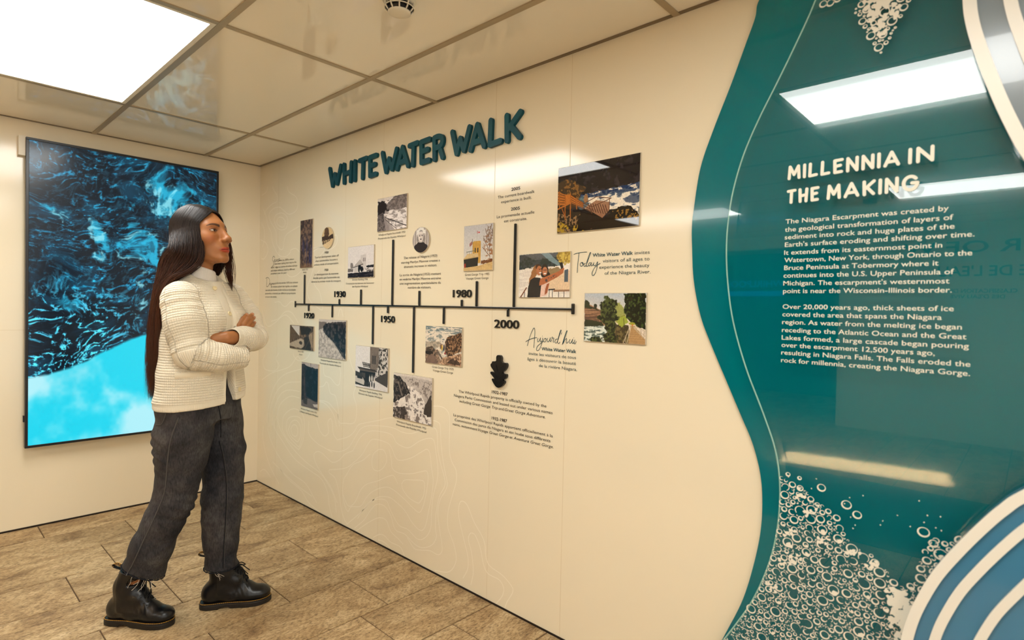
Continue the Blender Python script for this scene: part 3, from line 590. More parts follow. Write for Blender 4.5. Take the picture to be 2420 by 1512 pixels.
def water(c):
    """video still: dark rapids from above with cyan foam and a pale spray bank at the bottom"""
    X, Y = c.X, c.y
    wx = fbm(X*5, Y*5, 31, 4)-.5; wy = fbm(X*5+7, Y*5+2, 41, 4)-.5
    a, b = X+.16*wx, Y+.13*wy
    base = fbm(a*11, b*20, 3, 5, .6)
    col = c.mix((0, 18, 32), (4, 58, 82), hi(base, .42, .70))
    act = hi(fbm(X*4.2, Y*5, 77, 3), .44, .66)
    rip = ridge(a*30+.6*b*24, b*56, 8, 5, .62)
    col += c.mix((0, 0, 0), (26, 128, 158), hi(rip, .70, .90))*(.12+.8*act)[..., None]
    lowl = sst(.40, .60, Y)*(1-sst(.3, .68, c.x))          # busier glitter lower left
    gl = ridge(a*52+b*18, b*46, 19, 5, .62)
    col += c.mix((0, 0, 0), (84, 200, 222), hi(gl, .67, .88))*(.20+.95*lowl)[..., None]
    fo = np.zeros_like(X)
    for cx, cy, rx, ry, ang, s in ((.74, .16, .25, .075, .5, 1.0), (.62, .1, .1, .05, .6, .8), (.55, .33, .15, .085, .25, 1.0), (.33, .27, .05, .075, -.25, 1.15), (.36, .36, .1, .03, .5, .8),
                                   (.66, .40, .16, .05, .7, .85), (.54, .50, .045, .11, .0, .8), (.80, .47, .12, .05, .8, .6), (.15, .22, .09, .035, .5, .55), (.88, .26, .12, .05, .6, .6), (.2, .52, .1, .04, .9, .5), (.78, .3, .09, .08, .6, .7)):
        dx = (c.x-cx)*c.asp+.10*wx; dy = Y-cy+.09*wy
        u = dx*math.cos(ang)+dy*math.sin(ang); v = -dx*math.sin(ang)+dy*math.cos(ang)
        fo = np.maximum(fo, s*np.exp(-((u/(rx*c.asp))**2+(v/ry)**2)))
    tex = ridge(a*13, b*13, 52, 5, .62)
    m = hi(fo*1.0+(tex-.64)*2.1, .46, .92)*(.55+.45*hi(ridge(a*30, b*30, 66, 4), .5, .72))
    col = col*(1-.92*m[..., None])+np.array((36, 186, 226.))*(.92*m)[..., None]
    m2 = hi(fo+(ridge(a*26, b*26, 15, 5)-.68)*2.2, .68, 1.12)
    col = col*(1-m2[..., None]*.8)+np.array((150, 236, 250.))*(m2*.8)[..., None]
    # spray bank: edge rises to the right
    e = .772-.212*c.x+.012*(fbm(X*26, Y*26, 12, 3)-.5)+.014*np.sin(c.x*9)
    bank = sst(-.003, .010, Y-e)
    cl = fbm(X*6, Y*5.2, 61, 5, .55)
    bc = c.mix((28, 214, 240), (176, 240, 250), hi(cl+.35*(Y-.86), .36, .64))
    bc = bc*(1-.30*hi(fbm(X*3+4, Y*2.6, 91, 3), .56, .7)*(1-sst(.8, .93, Y)))[..., None]+np.array((0, 196, 226.))*(.30*hi(fbm(X*3+4, Y*2.6, 91, 3), .56, .7)*(1-sst(.8, .93, Y)))[..., None]
    col = np.clip(col, 0, 255)
    c.c = col*(1-bank[..., None])+bc*bank[..., None]
# ---------------------------------------------------------------- lettering
def text_mesh(body, size=1.0, bold=0.0, shear=0.0, extrude=0.0, bev=0.0):
    """a line of type as mesh arrays in its own xy plane"""
    c = bpy.data.curves.new('type', 'FONT')
    c.body = body; c.size = size; c.offset = bold; c.shear = shear
    c.extrude = extrude; c.bevel_depth = bev; c.resolution_u = 3
    o = bpy.data.objects.new('type', c)
    me = bpy.data.meshes.new_from_object(o)
    v = np.empty(len(me.vertices)*3); me.vertices.foreach_get('co', v); v = v.reshape(-1, 3)
    f = [tuple(p.vertices) for p in me.polygons]
    bpy.data.objects.remove(o); bpy.data.curves.remove(c); bpy.data.meshes.remove(me)
    return v, f

CAP = .68            # cap height of the built-in typeface at size 1
def wall_line(mb, x0, x1, z, body, cap, bold=0.0, y=-.0012, thick=.0008):
    """one printed line, fitted between x0 and x1 on the wall y = const, baseline z; _word_ is italic"""
    runs = body.split('_')
    V, F, k, cx = [], [], 0, 0.0
    sp = .25
    for i, r in enumerate(runs):
        if not r: continue
        lead = len(r)-len(r.lstrip()); trail = len(r)-len(r.rstrip())
        cx += lead*sp
        if r.strip():
            v, f = text_mesh(r.strip(), 1.0, bold, .22 if i % 2 else 0.0)
            v = v.copy(); v[:, 0] += cx-v[:, 0].min(); cx = v[:, 0].max()
            V.append(v); F += [tuple(q+k for q in g) for g in f]; k += len(v)
        cx += trail*sp
    V = np.vstack(V)
    w = V[:, 0].max()-V[:, 0].min()
    sx = (x1-x0)/w; sz = cap/CAP
    P = np.stack([x0+(V[:, 0]-V[:, 0].min())*sx, np.full(len(V), y), z+V[:, 1]*sz], 1)
    mb.add(P.tolist(), F)

BLK = {
 'since': [(.323, .524, 1.5618, "the late 1870s, visitors"), (.244, .558, 1.5406, "have been making their way to the"), (.186, .571, 1.518, "rapids' edge via a series of incline railways"), (.187, .538, 1.4958, "and simple walkways, built by different"), (.188, .425, 1.4758, "proprietors over the years.")],
 'depuis': [(.266, .583, 1.4097, "la fin des années 1870, les visiteurs"), (.19, .578, 1.3855, "se rendent au bord des rapides, en utilisant"), (.104, .556, 1.3625, "une série de chemins de fer inclinés et de simples"), (.104, .553, 1.3395, "passerelles, construits par différents propriétaires"), (.105, .284, 1.3163, "au cours des années.")],
 'aerial_tall': [(.636, .711, 1.4887, "Aerial 1920"), (.651, .693, 1.4719, "Aérien")],
 'tourism': [(.918, .962, 1.5811, "*1920"), (.797, 1.078, 1.5577, "Tourism development takes off"), (.807, 1.065, 1.5355, "after automobiles became a"), (.79, 1.08, 1.5133, "primary mode of transportation."), (.917, .962, 1.4769, "*1920"), (.794, 1.078, 1.4529, "Le développement du tourisme"), (.78, 1.093, 1.4312, "décolle après que l'automobile est"), (.759, 1.11, 1.4096, "devenue le premier mode de transport.")],
 'elevator': [(1.23, 1.385, 1.4137, "Elevator Building 1936"), (1.163, 1.447, 1.3925, "Construction du bâtiment de l'ascenseur"), (1.229, 1.388, 1.3746, "des Rapides Whirlpool")],
 'board1950': [(1.482, 1.719, 1.6459, "Whirlpool Rapids Boardwalk 1950"), (1.479, 1.722, 1.6265, "Promenade des Rapides Whirlpool")],
 'release': [(1.709, 1.974, 1.5125, "The release of _Niagara_ (1953)"), (1.688, 1.994, 1.4898, "starring Marilyn Monroe creates a"), (1.713, 1.969, 1.4676, "dramatic increase in visitors"), (1.678, 2.003, 1.4265, "La sortie de _Niagara_ (1953) mettant"), (1.678, 2.003, 1.405, "en vedette Marilyn Monroe entraîne"), (1.679, 2.003, 1.3838, "une augmentation spectaculaire du"), (1.748, 1.932, 1.3626, "nombre de visiteurs.")],
 'y2005': [(2.448, 2.498, 1.7635, "*2005"), (2.37, 2.577, 1.7403, "The current boardwalk"), (2.39, 2.562, 1.7183, "experience is built."), (2.448, 2.498, 1.6814, "*2005"), (2.366, 2.578, 1.6575, "La promenade actuelle"), (2.41, 2.539, 1.6355, "est construite.")],
 'gorge1985': [(2.172, 2.328, 1.4167, "Great Gorge Trip 1985"), (2.178, 2.323, 1.3995, "Voyage Great Gorge")],
 'today': [(2.866, 3.035, 1.4686, "*White Water Walk"), (3.042, 3.1, 1.4686, "invites"), (2.911, 3.1, 1.4463, "visitors of all ages to"), (2.896, 3.1, 1.424, "experience the beauty"), (2.92, 3.105, 1.4017, "of the Niagara River.")],
 'aujourdhui': [(2.631, 2.802, 1.1095, "*White Water Walk"), (2.564, 2.801, 1.0868, "invite les visiteurs de tous"), (2.557, 2.801, 1.0644, "âges à découvrir la beauté"), (2.619, 2.807, 1.0422, "de la rivière Niagara.")],
 'whirl': [(2.357, 2.451, .9065, "*1932-1987"), (2.144, 2.662, .885, "The Whirlpool Rapids property is officially owned by the"), (2.112, 2.694, .863, "Niagara Parks Commission and leased out under various names"), (2.151, 2.658, .841, "including _Great Gorge Trip_ and _Great Gorge Adventure._"), (2.359, 2.451, .7935, "*1932-1987"), (2.111, 2.697, .7725, "La propriété des Whirlpool Rapids appartient officiellement à la"), (2.121, 2.686, .7513, "Commission des parcs du Niagara et est louée sous différents"), (2.108, 2.702, .7301, "noms, notamment _Voyage Great Gorge_ et _Aventure Great Gorge._")],
 'gorge1970': [(1.951, 2.106, .9825, "Great Gorge Trip 1970"), (1.956, 2.102, .9656, "Voyage Great Gorge")],
 'aerial_small': [(.595, .671, .9674, "Aerial 1930"), (.611, .656, .9488, "Aérien")],
 'board1923': [(.886, 1.121, .9338, "Whirlpool Rapids Boardwalk 1923"), (.877, 1.122, .9142, "Promenade des Rapides Whirlpool")],
 'incline': [(.644, .85, .6053, "Whirlpool Rapids Incline 1927"), (.629, .865, .5855, "Inclinaison des Rapides Whirlpool")],
 'build1946': [(1.317, 1.537, .7982, "Whirlpool Rapids Building 1946"), (1.312, 1.541, .7805, "Bâtiment des Rapides Whirlpool")],
 'board1953': [(1.674, 1.912, .6779, "Whirlpool Rapids Boardwalk 1953"), (1.669, 1.916, .6605, "Promenade des Rapides Whirlpool")]}
BIG = ('since', 'depuis', 'tourism', 'release', 'y2005', 'today', 'aujourdhui', 'whirl')
LABEL = {
 'since': ('paragraph', 'small English paragraph with a script first word nearest the room corner'),
 'depuis': ('paragraph', 'small French paragraph with a script first word nearest the room corner'),
 'aerial_tall': ('caption', 'two line caption under the tall narrow dark photo'),
 'tourism': ('paragraph', 'centred text with two dates under the small oval tree photo'),
 'elevator': ('caption', 'three line caption under the photo of a pale tower building'),
 'board1950': ('caption', 'caption under the grey boardwalk photo below the big title'),
 'release': ('paragraph', 'centred text about a film under the oval portrait'),
 'y2005': ('paragraph', 'two dated notes above the tallest right stem of the timeline'),
 'gorge1985': ('caption', 'caption under the photo of the yellow stone tower'),
 'today': ('paragraph', 'English text with a large teal script word right of the selfie photo'),
 'aujourdhui': ('paragraph', 'French text with a large teal script word below the timeline end'),
 'whirl': ('paragraph', 'wide centred dark text below the black leaf emblem'),
 'gorge1970': ('caption', 'caption under the photo of people on river rocks'),
 'aerial_small': ('caption', 'caption under the small brown aerial photo'),
 'board1923': ('caption', 'caption under the photo of a dark slope and pale rapids'),
 'incline': ('caption', 'caption under the tall dark photo of a steep incline'),
 'build1946': ('caption', 'caption under the photo with old cars at a building entrance'),
 'board1953': ('caption', 'caption under the large grey rapids photo lowest on the wall')}

# traced script words, as strokes of wall points (x, z)
SCRIPT = {
 'today': ([[(2.7793,1.4818),(2.7874,1.4846),(2.8036,1.4871),(2.826,1.4883),(2.8403,1.4883)],[(2.8042,1.4863),(2.8024,1.4728),(2.7998,1.4492),(2.7981,1.4283),(2.7976,1.4125)],[(2.8213,1.4505),(2.8143,1.4497),(2.8106,1.4441),(2.8121,1.4377),(2.8172,1.4365),(2.8223,1.4405),(2.824,1.447),(2.8207,1.4507),(2.8182,1.4495),(2.8215,1.4452),(2.8273,1.4434)],[(2.8354,1.4473),(2.8298,1.4449),(2.8274,1.4393),(2.8307,1.4352),(2.8357,1.4379),(2.8405,1.4463),(2.8474,1.4616),(2.8547,1.478),(2.8573,1.4851),(2.8539,1.4842),(2.848,1.4719),(2.8416,1.454),(2.8382,1.4399),(2.8409,1.4346),(2.8465,1.4375)],[(2.8587,1.4479),(2.8518,1.4471),(2.8482,1.4416),(2.8509,1.4363),(2.8558,1.4387),(2.86,1.4453),(2.8618,1.4483),(2.8601,1.4411),(2.8622,1.4359),(2.8671,1.4388),(2.8712,1.4453)],[(2.8718,1.4484),(2.8707,1.4417),(2.874,1.436),(2.8801,1.4378),(2.8854,1.4453),(2.8883,1.4503),(2.888,1.4411),(2.8854,1.4253),(2.8796,1.4101),(2.8719,1.4006),(2.8656,1.4028),(2.8659,1.4126),(2.8748,1.4277),(2.8881,1.4385),(2.9004,1.4442)]], .0022),
 'aujourdhui': ([[(2.5555,1.1223),(2.5596,1.1368),(2.568,1.16),(2.5775,1.1816),(2.5865,1.1944),(2.5913,1.1952),(2.5939,1.1837),(2.5934,1.1598),(2.5912,1.1343),(2.5898,1.1167)],[(2.5456,1.138),(2.5598,1.1462),(2.5839,1.1548),(2.606,1.159)],[(2.6119,1.1573),(2.6085,1.1487),(2.6109,1.1421),(2.6173,1.1458),(2.6229,1.1556),(2.6246,1.1591),(2.6227,1.1495),(2.6258,1.1429),(2.6311,1.1471)],[(2.6351,1.1596),(2.632,1.1422),(2.6267,1.1251),(2.6176,1.1106),(2.6082,1.1066),(2.604,1.1125),(2.6106,1.1253),(2.6278,1.138),(2.6409,1.1477)],[(2.6495,1.1581),(2.6425,1.1538),(2.6413,1.146),(2.6471,1.1435),(2.6526,1.1494),(2.6517,1.1571),(2.6488,1.1575),(2.6554,1.1545)],[(2.6609,1.1598),(2.6587,1.1492),(2.6642,1.1448),(2.671,1.1526),(2.675,1.1621),(2.6732,1.151),(2.6769,1.1463),(2.6829,1.1559)],[(2.6854,1.1665),(2.6821,1.1597),(2.6905,1.1612),(2.6926,1.1586),(2.6887,1.1486),(2.693,1.1439)],[(2.71,1.1589),(2.7018,1.1558),(2.6982,1.1469),(2.7042,1.1423),(2.7115,1.1519),(2.7205,1.1768),(2.7276,1.1917),(2.7241,1.1921),(2.7165,1.1701),(2.7109,1.1492),(2.716,1.1408),(2.7233,1.1477)],[(2.7302,1.1845),(2.7276,1.1766)],[(2.7339,1.1369),(2.7414,1.1605),(2.7501,1.1841),(2.7559,1.1926),(2.7554,1.1875),(2.7453,1.1634),(2.7365,1.1403),(2.7462,1.1559),(2.7548,1.1623),(2.7531,1.1499),(2.7566,1.1447),(2.7631,1.1515)],[(2.7708,1.161),(2.7671,1.1517),(2.7713,1.1455),(2.7778,1.1507),(2.7834,1.1616),(2.7807,1.1508),(2.7845,1.1449),(2.7896,1.1508)],[(2.7939,1.16),(2.7903,1.1487),(2.7944,1.1439),(2.8006,1.1546)],[(2.7878,1.1677),(2.7889,1.1661)],[(2.6327,1.1667),(2.6339,1.1654)]], .0022),
 'since': ([[(.246,1.586),(.233,1.600),(.214,1.592),(.21,1.575),(.224,1.562),(.228,1.545),(.211,1.531),(.193,1.522)],[(.232,1.562),(.246,1.578),(.244,1.560),(.256,1.562),(.268,1.577),(.270,1.560),(.284,1.572),(.296,1.576),(.29,1.561),(.305,1.562),(.318,1.576),(.309,1.578),(.309,1.564),(.325,1.568)]], .0026),
 'depuis': ([[(.127,1.448),(.122,1.415),(.125,1.393),(.15,1.397),(.17,1.422),(.162,1.447),(.135,1.456),(.106,1.450)],[(.17,1.408),(.186,1.417),(.181,1.405),(.196,1.405),(.204,1.416),(.197,1.388),(.206,1.414),(.217,1.408),(.223,1.415),(.226,1.404),(.237,1.416),(.242,1.404),(.252,1.416),(.262,1.404)]], .0024)}
SPLIT = {'tourism': (4, 'centred English text with a bold date directly under the small oval tree photo', 'centred French text with a bold date, second below the small oval tree photo'),
         'release': (3, 'English text about a film directly under the oval portrait', 'French text about a film, second below the oval portrait'),
         'y2005': (3, 'English dated note, upper of two above the tallest right stem', 'French dated note standing right on top of the tallest right stem'),
         'whirl': (4, 'wide English text directly below the black leaf emblem', 'wide French text, second below the black leaf emblem')}
JOBS = []
for key, lines in BLK.items():
    if key in SPLIT:
        k_, a, b = SPLIT[key]
        JOBS += [(key, lines[:k_], a), (key, lines[k_:], b)]
    else:
        JOBS.append((key, lines, LABEL[key][1]))
for key, lines, lab in JOBS:
    cat = LABEL[key][0]
    big = key in BIG
    teal = key in ('today', 'aujourdhui')
    soft = MB(); dark = MB()
    cap = .0118 if big else .0098
    for x0, x1, z, s in lines:
        b = s.startswith('*')
        wall_line(dark if b else soft, x0, x1, z, s.lstrip('*'), cap*(1.06 if b else 1), .016 if b else (.0 if big else -.0025))
    o = soft.build('wall_'+cat, M['ink_tealsoft'] if teal else M['ink' if key in ('whirl', 'release', 'y2005') else 'ink_soft'])
    tag(o, lab, 'wall text', 'printed texts on the timeline wall')
    if dark.v:
        dark.build('bold_words', M['ink_teal' if teal else 'ink'], o)
    if key in SCRIPT:
        st, w = SCRIPT[key]; mb = MB()
        for s in st:
            ribbon(mb, spline(s, 6), w, -.0014)
        mb.build('script_word', M['ink_teal' if teal else 'ink_soft'], o)

# ---------------------------------------------------------------- big raised title, letters of rounded strokes
GL = {  # strokes in a unit box (x, z)
 'W': [(0, 1, .28, 0), (.28, 0, .48, .62), (.48, .62, .70, .06), (.70, .06, 1, 1)],
 'H': [(0, 1, .06, 0), (1, 1, .92, 0), (.03, .46, .96, .52)], 'I': [(0.1, 1, 0, 0)],
 'T': [(0, .96, 1, 1), (.5, .98, .46, 0)], 'E': [(0, .97, .06, 0), (0, .97, 1, 1), (.03, .5, .8, .55), (.06, 0, .96, .03)],
 'A': [(0, 0, .48, 1), (.48, 1, 1, .02), (.2, .27, .82, .3)], 'R': [(0, .98, .06, 0), (.62, .52, 1, 0), (.05, .5, .62, .52)],
 'L': [(.05, 1, 0, 0), (0, 0, 1, .05)], 'K': [(0, 1, .05, 0), (1, 1, .08, .42), (.3, .55, .97, .02)]}
def glyph(mb, ch, x0, x1, z0, z1, w, ya, yb):
    X, Z = x0+w/2, z0+w/2; sx, sz = (x1-x0-w), (z1-z0-w)
    st = [((X+a*sx, Z+b*sz), (X+c*sx, Z+d*sz)) for a, b, c, d in GL[ch]]
    if ch == 'R':       # bowl
        c = [(.0, .98), (.45, 1.0), (.86, .93), (.97, .76), (.86, .59), (.55, .5), (.05, .5)]
        q = spline(c, 4); q = [(X+a*sx, Z+b*sz) for a, b in q]
        st += list(zip(q[:-1], q[1:]))
    for st_i, (a, b) in enumerate(st):
        a = np.array(a); b = np.array(b); t = (b-a); L = np.linalg.norm(t); t = t/max(L, 1e-6)
        ang = math.atan2(t[1], t[0]); n = 7
        pts = [tuple(b+w/2*np.array([math.cos(ang-math.pi/2+math.pi*k/n), math.sin(ang-math.pi/2+math.pi*k/n)])) for k in range(n+1)]
        pts += [tuple(a+w/2*np.array([math.cos(ang+math.pi/2+math.pi*k/n), math.sin(ang+math.pi/2+math.pi*k/n)])) for k in range(n+1)]
        mb.prism(pts, 1, ya-.00006*st_i, yb)
title = empty('title_lettering', (1.74, 0, 1.96))
tag(title, 'large dark teal raised capital letters spelling the title under the ceiling', 'lettering')
TL = [('W', .966, 1.115), ('H', 1.125, 1.228), ('I', 1.240, 1.276), ('T', 1.287, 1.384), ('E', 1.389, 1.477),
      ('W', 1.508, 1.659), ('A', 1.640, 1.758), ('T', 1.742, 1.832), ('E', 1.836, 1.926), ('R', 1.936, 2.024),
      ('W', 2.066, 2.207), ('A', 2.191, 2.303), ('L', 2.313, 2.401), ('K', 2.411, 2.512)]
for ch, a, b in TL:
    mb = MB(); glyph(mb, ch, a, b, 1.962, 2.090, .0255, -.014, 0)
    o = mb.build('letter', M['title'], title)
    o.data.transform(Matrix.Translation(-title.location))

# ---------------------------------------------------------------- timeline bars and raised years
tline = empty('timeline', (.56, 0, 1.2749))
tag(tline, 'long black raised timeline bar with upright stems above and below', 'timeline')
def bar(name, x0, x1, z0, z1, y=-.010):
    mb = MB(); mb.box(x0-.56, x1-.56, y, -.0009, z0-1.2749, z1-1.2749)
    return bevel(mb.build(name, M['black_plastic'], tline), .0025)
bar('axis', .56, 2.785, 1.2704, 1.2794)
bar('end_cap', .5555, .5645, 1.2538, 1.2945); bar('end_cap', 2.779, 2.791, 1.2555, 1.2965)
for x, z in ((.680, 1.4605), (1.101, 1.3085), (1.3278, 1.3618), (1.622, 1.6169), (1.848, 1.3511), (2.1585, 1.3087), (2.2553, 1.3911), (2.48, 1.6245)):
    bar('stem', x-.005, x+.005, 1.2794, z)
for x, z in ((.7366, 1.2322), (1.023, 1.1998), (1.449, 1.0656), (1.5858, 1.2359), (1.807, .9442), (2.0347, 1.1944), (2.4478, 1.239)):
    bar('stem', x-.005, x+.005, z, 1.2704)
for y_, a, b, z0, z1, lab in (('1920', .681, .8037, 1.1865, 1.2218, 'raised black year 1920 under the left end of the timeline'), ('1930', 1.0429, 1.1644, 1.3194, 1.3547, 'raised black year 1930 above the timeline'),
        ('1950', 1.5244, 1.6461, 1.187, 1.2223, 'raised black year 1950 below the timeline'), ('1980', 2.0955, 2.221, 1.3186, 1.3541, 'raised black year 1980 above the timeline'), ('2000', 2.368, 2.5098, 1.1895, 1.225, 'raised black year 2000 below the right part of the timeline')):
    t = empty('year_sign', ((a+b)/2, 0, z0)); tag(t, lab, 'year sign', 'raised years on the timeline')
    V, F = text_mesh(y_, 1.0, .006, 0, .09, 0)
    vlo, vhi = V.min(0), V.max(0)
    P = np.stack([(V[:, 0]-(vlo[0]+vhi[0])/2)*(b-a)/(vhi[0]-vlo[0]), -.0005-(V[:, 2]-vlo[2])*.006/(vhi[2]-vlo[2]), (V[:, 1]-vlo[1])*(z1-z0)/(vhi[1]-vlo[1])], 1)
    obj('numerals', P, F, M['black_plastic'], t)

# ---------------------------------------------------------------- black leaf emblem
leaf = empty('leaf_emblem', (2.4034, 0, .936)); tag(leaf, 'glossy black raised leaf emblem above the wide dated text', 'emblem')
px = [(675,600),(690,604),(699,625),(698,652),(715,665),(738,663),(748,678),(744,705),(728,733),(708,752),(722,762),(742,762),(746,780),(736,803),(712,818),(727,826),(728,842),(712,868),(688,888),(670,892),(652,884),(632,858),(616,830),(620,816),(640,818),(622,795),(602,772),(606,756),(628,757),(640,760),(628,742),(606,712),(602,690),(612,678),(618,662),(640,660),(652,650),(652,622),(660,604)]
s_ = .0965/146
pts = [((x-671)*s_, (892-y)*s_*.144/.146*1.0/ (292*s_)*.139*(292*s_)/.144) for x, y in px]
zs = .139/292
pts = [((x-673)*s_, (892-y)*zs) for x, y in px]
q = [tuple(p) for p in spline(pts, 3, True)]
bevel(MB().prism(q, 1, -.012, 0).build('plate', M['black_plastic'], leaf), .0015)
mb = MB()
for a, b in (((655, 690), (668, 745)), ((718, 690), (678, 722)), ((640, 768), (664, 806)), ((716, 775), (678, 808)), ((645, 830), (666, 850)), ((708, 832), (678, 848))):
    mb.tube([((a[0]-673)*s_, -.0125, (892-a[1])*zs), ((b[0]-673)*s_, -.0125, (892-b[1])*zs)], .0011, 5)
mb.build('vein', M['black_plastic'], leaf)

# ---------------------------------------------------------------- pale contour lines printed on the wall (wall points in metres)
mb = MB()
for s in CONTOURS:
    q = spline([(a/1000., b/1000.) for a, b in s], 5)
    ribbon(mb, q, .0042, -.0005)
mb.build('contour_lines', M['contour'], wr)
# ---------------------------------------------------------------- photo panels: acrylic blocks with a print
def picture(name, w, h, nx, fn, material, parent, oval=False, asp=None):
    """a w x h picture in the xz plane (origin at its centre) with painted pigment"""
    ny = max(8, int(round(nx*h/w)))
    c = Cv(nx+1, ny+1, asp or w/h); fn(c)
    if fn is not water:      # film grain and fine leaf or stone texture of the print
        c.c = c.c*(.91+.19*fbm(c.X*46, c.y*46, 9, 3, .7)[..., None])
    col = s2l(np.clip(c.c, 0, 255)/255.0)
    X = (c.x-.5)*w; Z = (.5-c.y)*h
    if oval:            # square grid mapped onto the disc, colours sampled where the points land
        a = (c.x-.5)*2; b = (c.y-.5)*2
        u = a*np.sqrt(1-b*b/2); v = b*np.sqrt(1-a*a/2)
        ix = np.clip(((u+1)/2*nx).round().astype(int), 0, nx); iy = np.clip(((v+1)/2*ny).round().astype(int), 0, ny)
        col = col[iy, ix]; X = u*w/2; Z = -v*h/2
    V = np.stack([X.ravel(), np.zeros(X.size), Z.ravel()], 1)
    i = np.arange(ny)[:, None]*(nx+1)+np.arange(nx)[None]; i = i.ravel()
    F = np.stack([i, i+nx+1, i+nx+2, i+1], 1)
    me = bpy.data.meshes.new(name)
    me.vertices.add(len(V)); me.vertices.foreach_set('co', V.astype(np.float32).ravel())
    me.loops.add(F.size); me.loops.foreach_set('vertex_index', F.astype(np.int32).ravel())
    me.polygons.add(len(F)); me.polygons.foreach_set('loop_start', np.arange(0, F.size, 4, dtype=np.int32))
    me.update(); me.validate()
    a_ = me.attributes.new('tint', 'FLOAT_COLOR', 'POINT')
    a_.data.foreach_set('color', np.concatenate([col.reshape(-1, 3), np.ones((len(V), 1))], 1).astype(np.float32).ravel())
    return link(name, me, material, parent)

PHOTOS = [
 ('aerial_tall', .6179, .7769, 1.504, 1.8047, 90, 'tall narrow dark brown aerial photo, leftmost above the timeline'),
 ('oval_tree', .89, 1.0261, 1.6078, 1.7378, 90, 'small oval sepia photo of a tree'),
 ('elevator', 1.1892, 1.452, 1.428, 1.6033, 120, 'pale grey photo of a tower building and cars'),
 ('board1950', 1.4775, 1.7372, 1.6664, 1.842, 130, 'grey photo of a boardwalk with railing beside rapids, highest under the big title'),
 ('oval_portrait', 1.7877, 1.9205, 1.5366, 1.6624, 110, 'oval grey portrait of a blonde woman in a dark turtleneck'),
 ('gorge1985', 2.1663, 2.3528, 1.436, 1.6395, 130, 'upright colour photo of a yellow stone tower and bare tree'),
 ('large', 2.7001, 3.06, 1.5659, 1.8178, 260, 'largest colour photo, dark cliff, rapids and wooden stairs, at upper right'),
 ('selfie', 2.5062, 2.7692, 1.3184, 1.4952, 200, 'colour photo of two women taking a selfie by a river'),
 ('green', 2.8377, 3.0963, 1.157, 1.3357, 220, 'colour photo of green trees with a boardwalk, right of the timeline end'),
 ('aerial_small', .4928, .8074, .9859, 1.1391, 90, 'small brown aerial photo below the left end of the timeline'),
 ('board1923', .8693, 1.1821, .9564, 1.1866, 110, 'grey photo of a dark wooded slope over pale rapids'),
 ('incline', .6592, .8703, .6298, .9095, 80, 'tall very dark photo of a steep incline, lowest at the left'),
 ('build1946', 1.2847, 1.5983, .8215, 1.0523, 160, 'grey photo of a building entrance with old cars and a roof sign'),
 ('board1953', 1.6473, 1.9617, .7026, .9326, 170, 'grey photo of curving white rapids, lowest on the wall'),
 ('gorge1970', 1.9036, 2.1663, 1.003, 1.1826, 160, 'colour photo of people among brown river rocks')]
for key, x0, x1, z0, z1, nx, lab in PHOTOS:
    w, h = x1-x0, z1-z0
    t = empty('photo_panel', ((x0+x1)/2, 0, (z0+z1)/2)); tag(t, lab, 'photo', 'photo panels on the timeline wall')
    oval = key.startswith('oval')
    if oval:
        pts = [(math.cos(2*math.pi*k/64)*w/2, math.sin(2*math.pi*k/64)*h/2) for k in range(64)]
        b = MB().prism(pts, 1, -.0068, 0).build('acrylic_block', M['acrylic_block'], t)
    else:
        b = bevel(MB().box(-w/2, w/2, -.0068, 0, -h/2, h/2).build('acrylic_block', M['acrylic_block'], t), .001, 1)
    p_ = picture('print', w-.003, h-.003, nx*2 if w > .2 else int(nx*1.6), globals()['P_'+key], M['print' if key in ('large', 'selfie', 'green', 'gorge1985') else 'print_satin'], t, oval)
    p_.location = (0, -.0073, 0)
# the roof sign lettering in the building picture
# ---------------------------------------------------------------- wall display (portrait screen)
Y0, Y1, Z0, Z1 = -1.2795, -.3005, .458, 2.1445
disp = empty('wall_display', (0, (Y0+Y1)/2, (Z0+Z1)/2)); disp.rotation_euler = (0, 0, math.pi/2)
tag(disp, 'tall black framed screen showing blue white-water rapids on the left wall', 'screen')
# in the display's own frame x runs along the wall (to the right in the photo), -y out of the wall
W_, H_ = Y1-Y0, Z1-Z0
bz = .0135
f = MB()
f.box(-W_/2, W_/2, -.062, -.025, -H_/2, -H_/2+bz).box(-W_/2, W_/2, -.062, -.025, H_/2-bz, H_/2)
f.box(-W_/2, -W_/2+bz, -.062, -.025, -H_/2+bz, H_/2-bz).box(W_/2-bz, W_/2, -.062, -.025, -H_/2+bz, H_/2-bz)
bevel(f.build('frame', M['tvframe'], disp), .0015)
MB().box(-W_/2+.01, W_/2-.01, -.055, -.012, -H_/2+.01, H_/2-.01).build('back_cover', M['tvframe'], disp)
m = mat('screen_glass', (.004, .005, .006), .2, .35, coat=0.0)
n, l, p = nt(m)
a = n.new('ShaderNodeAttribute'); a.attribute_name = 'tint'
l.new(a.outputs['Color'], p.inputs['Emission Color']); p.inputs['Emission Strength'].default_value = .8
s_ = picture('screen', W_-2*bz, H_-2*bz, 380, water, m, disp)
s_.location = (0, -.0585, 0)
MB().box(-W_/2-.028, -W_/2+.05, -.04, 0, .745, .85).build('mounting_box', M['white_plastic'], disp)
MB().box(-W_/2-.006, -W_/2+.01, -.05, -.03, -.70, -.665).build('remote_sensor', M['tvframe'], disp)

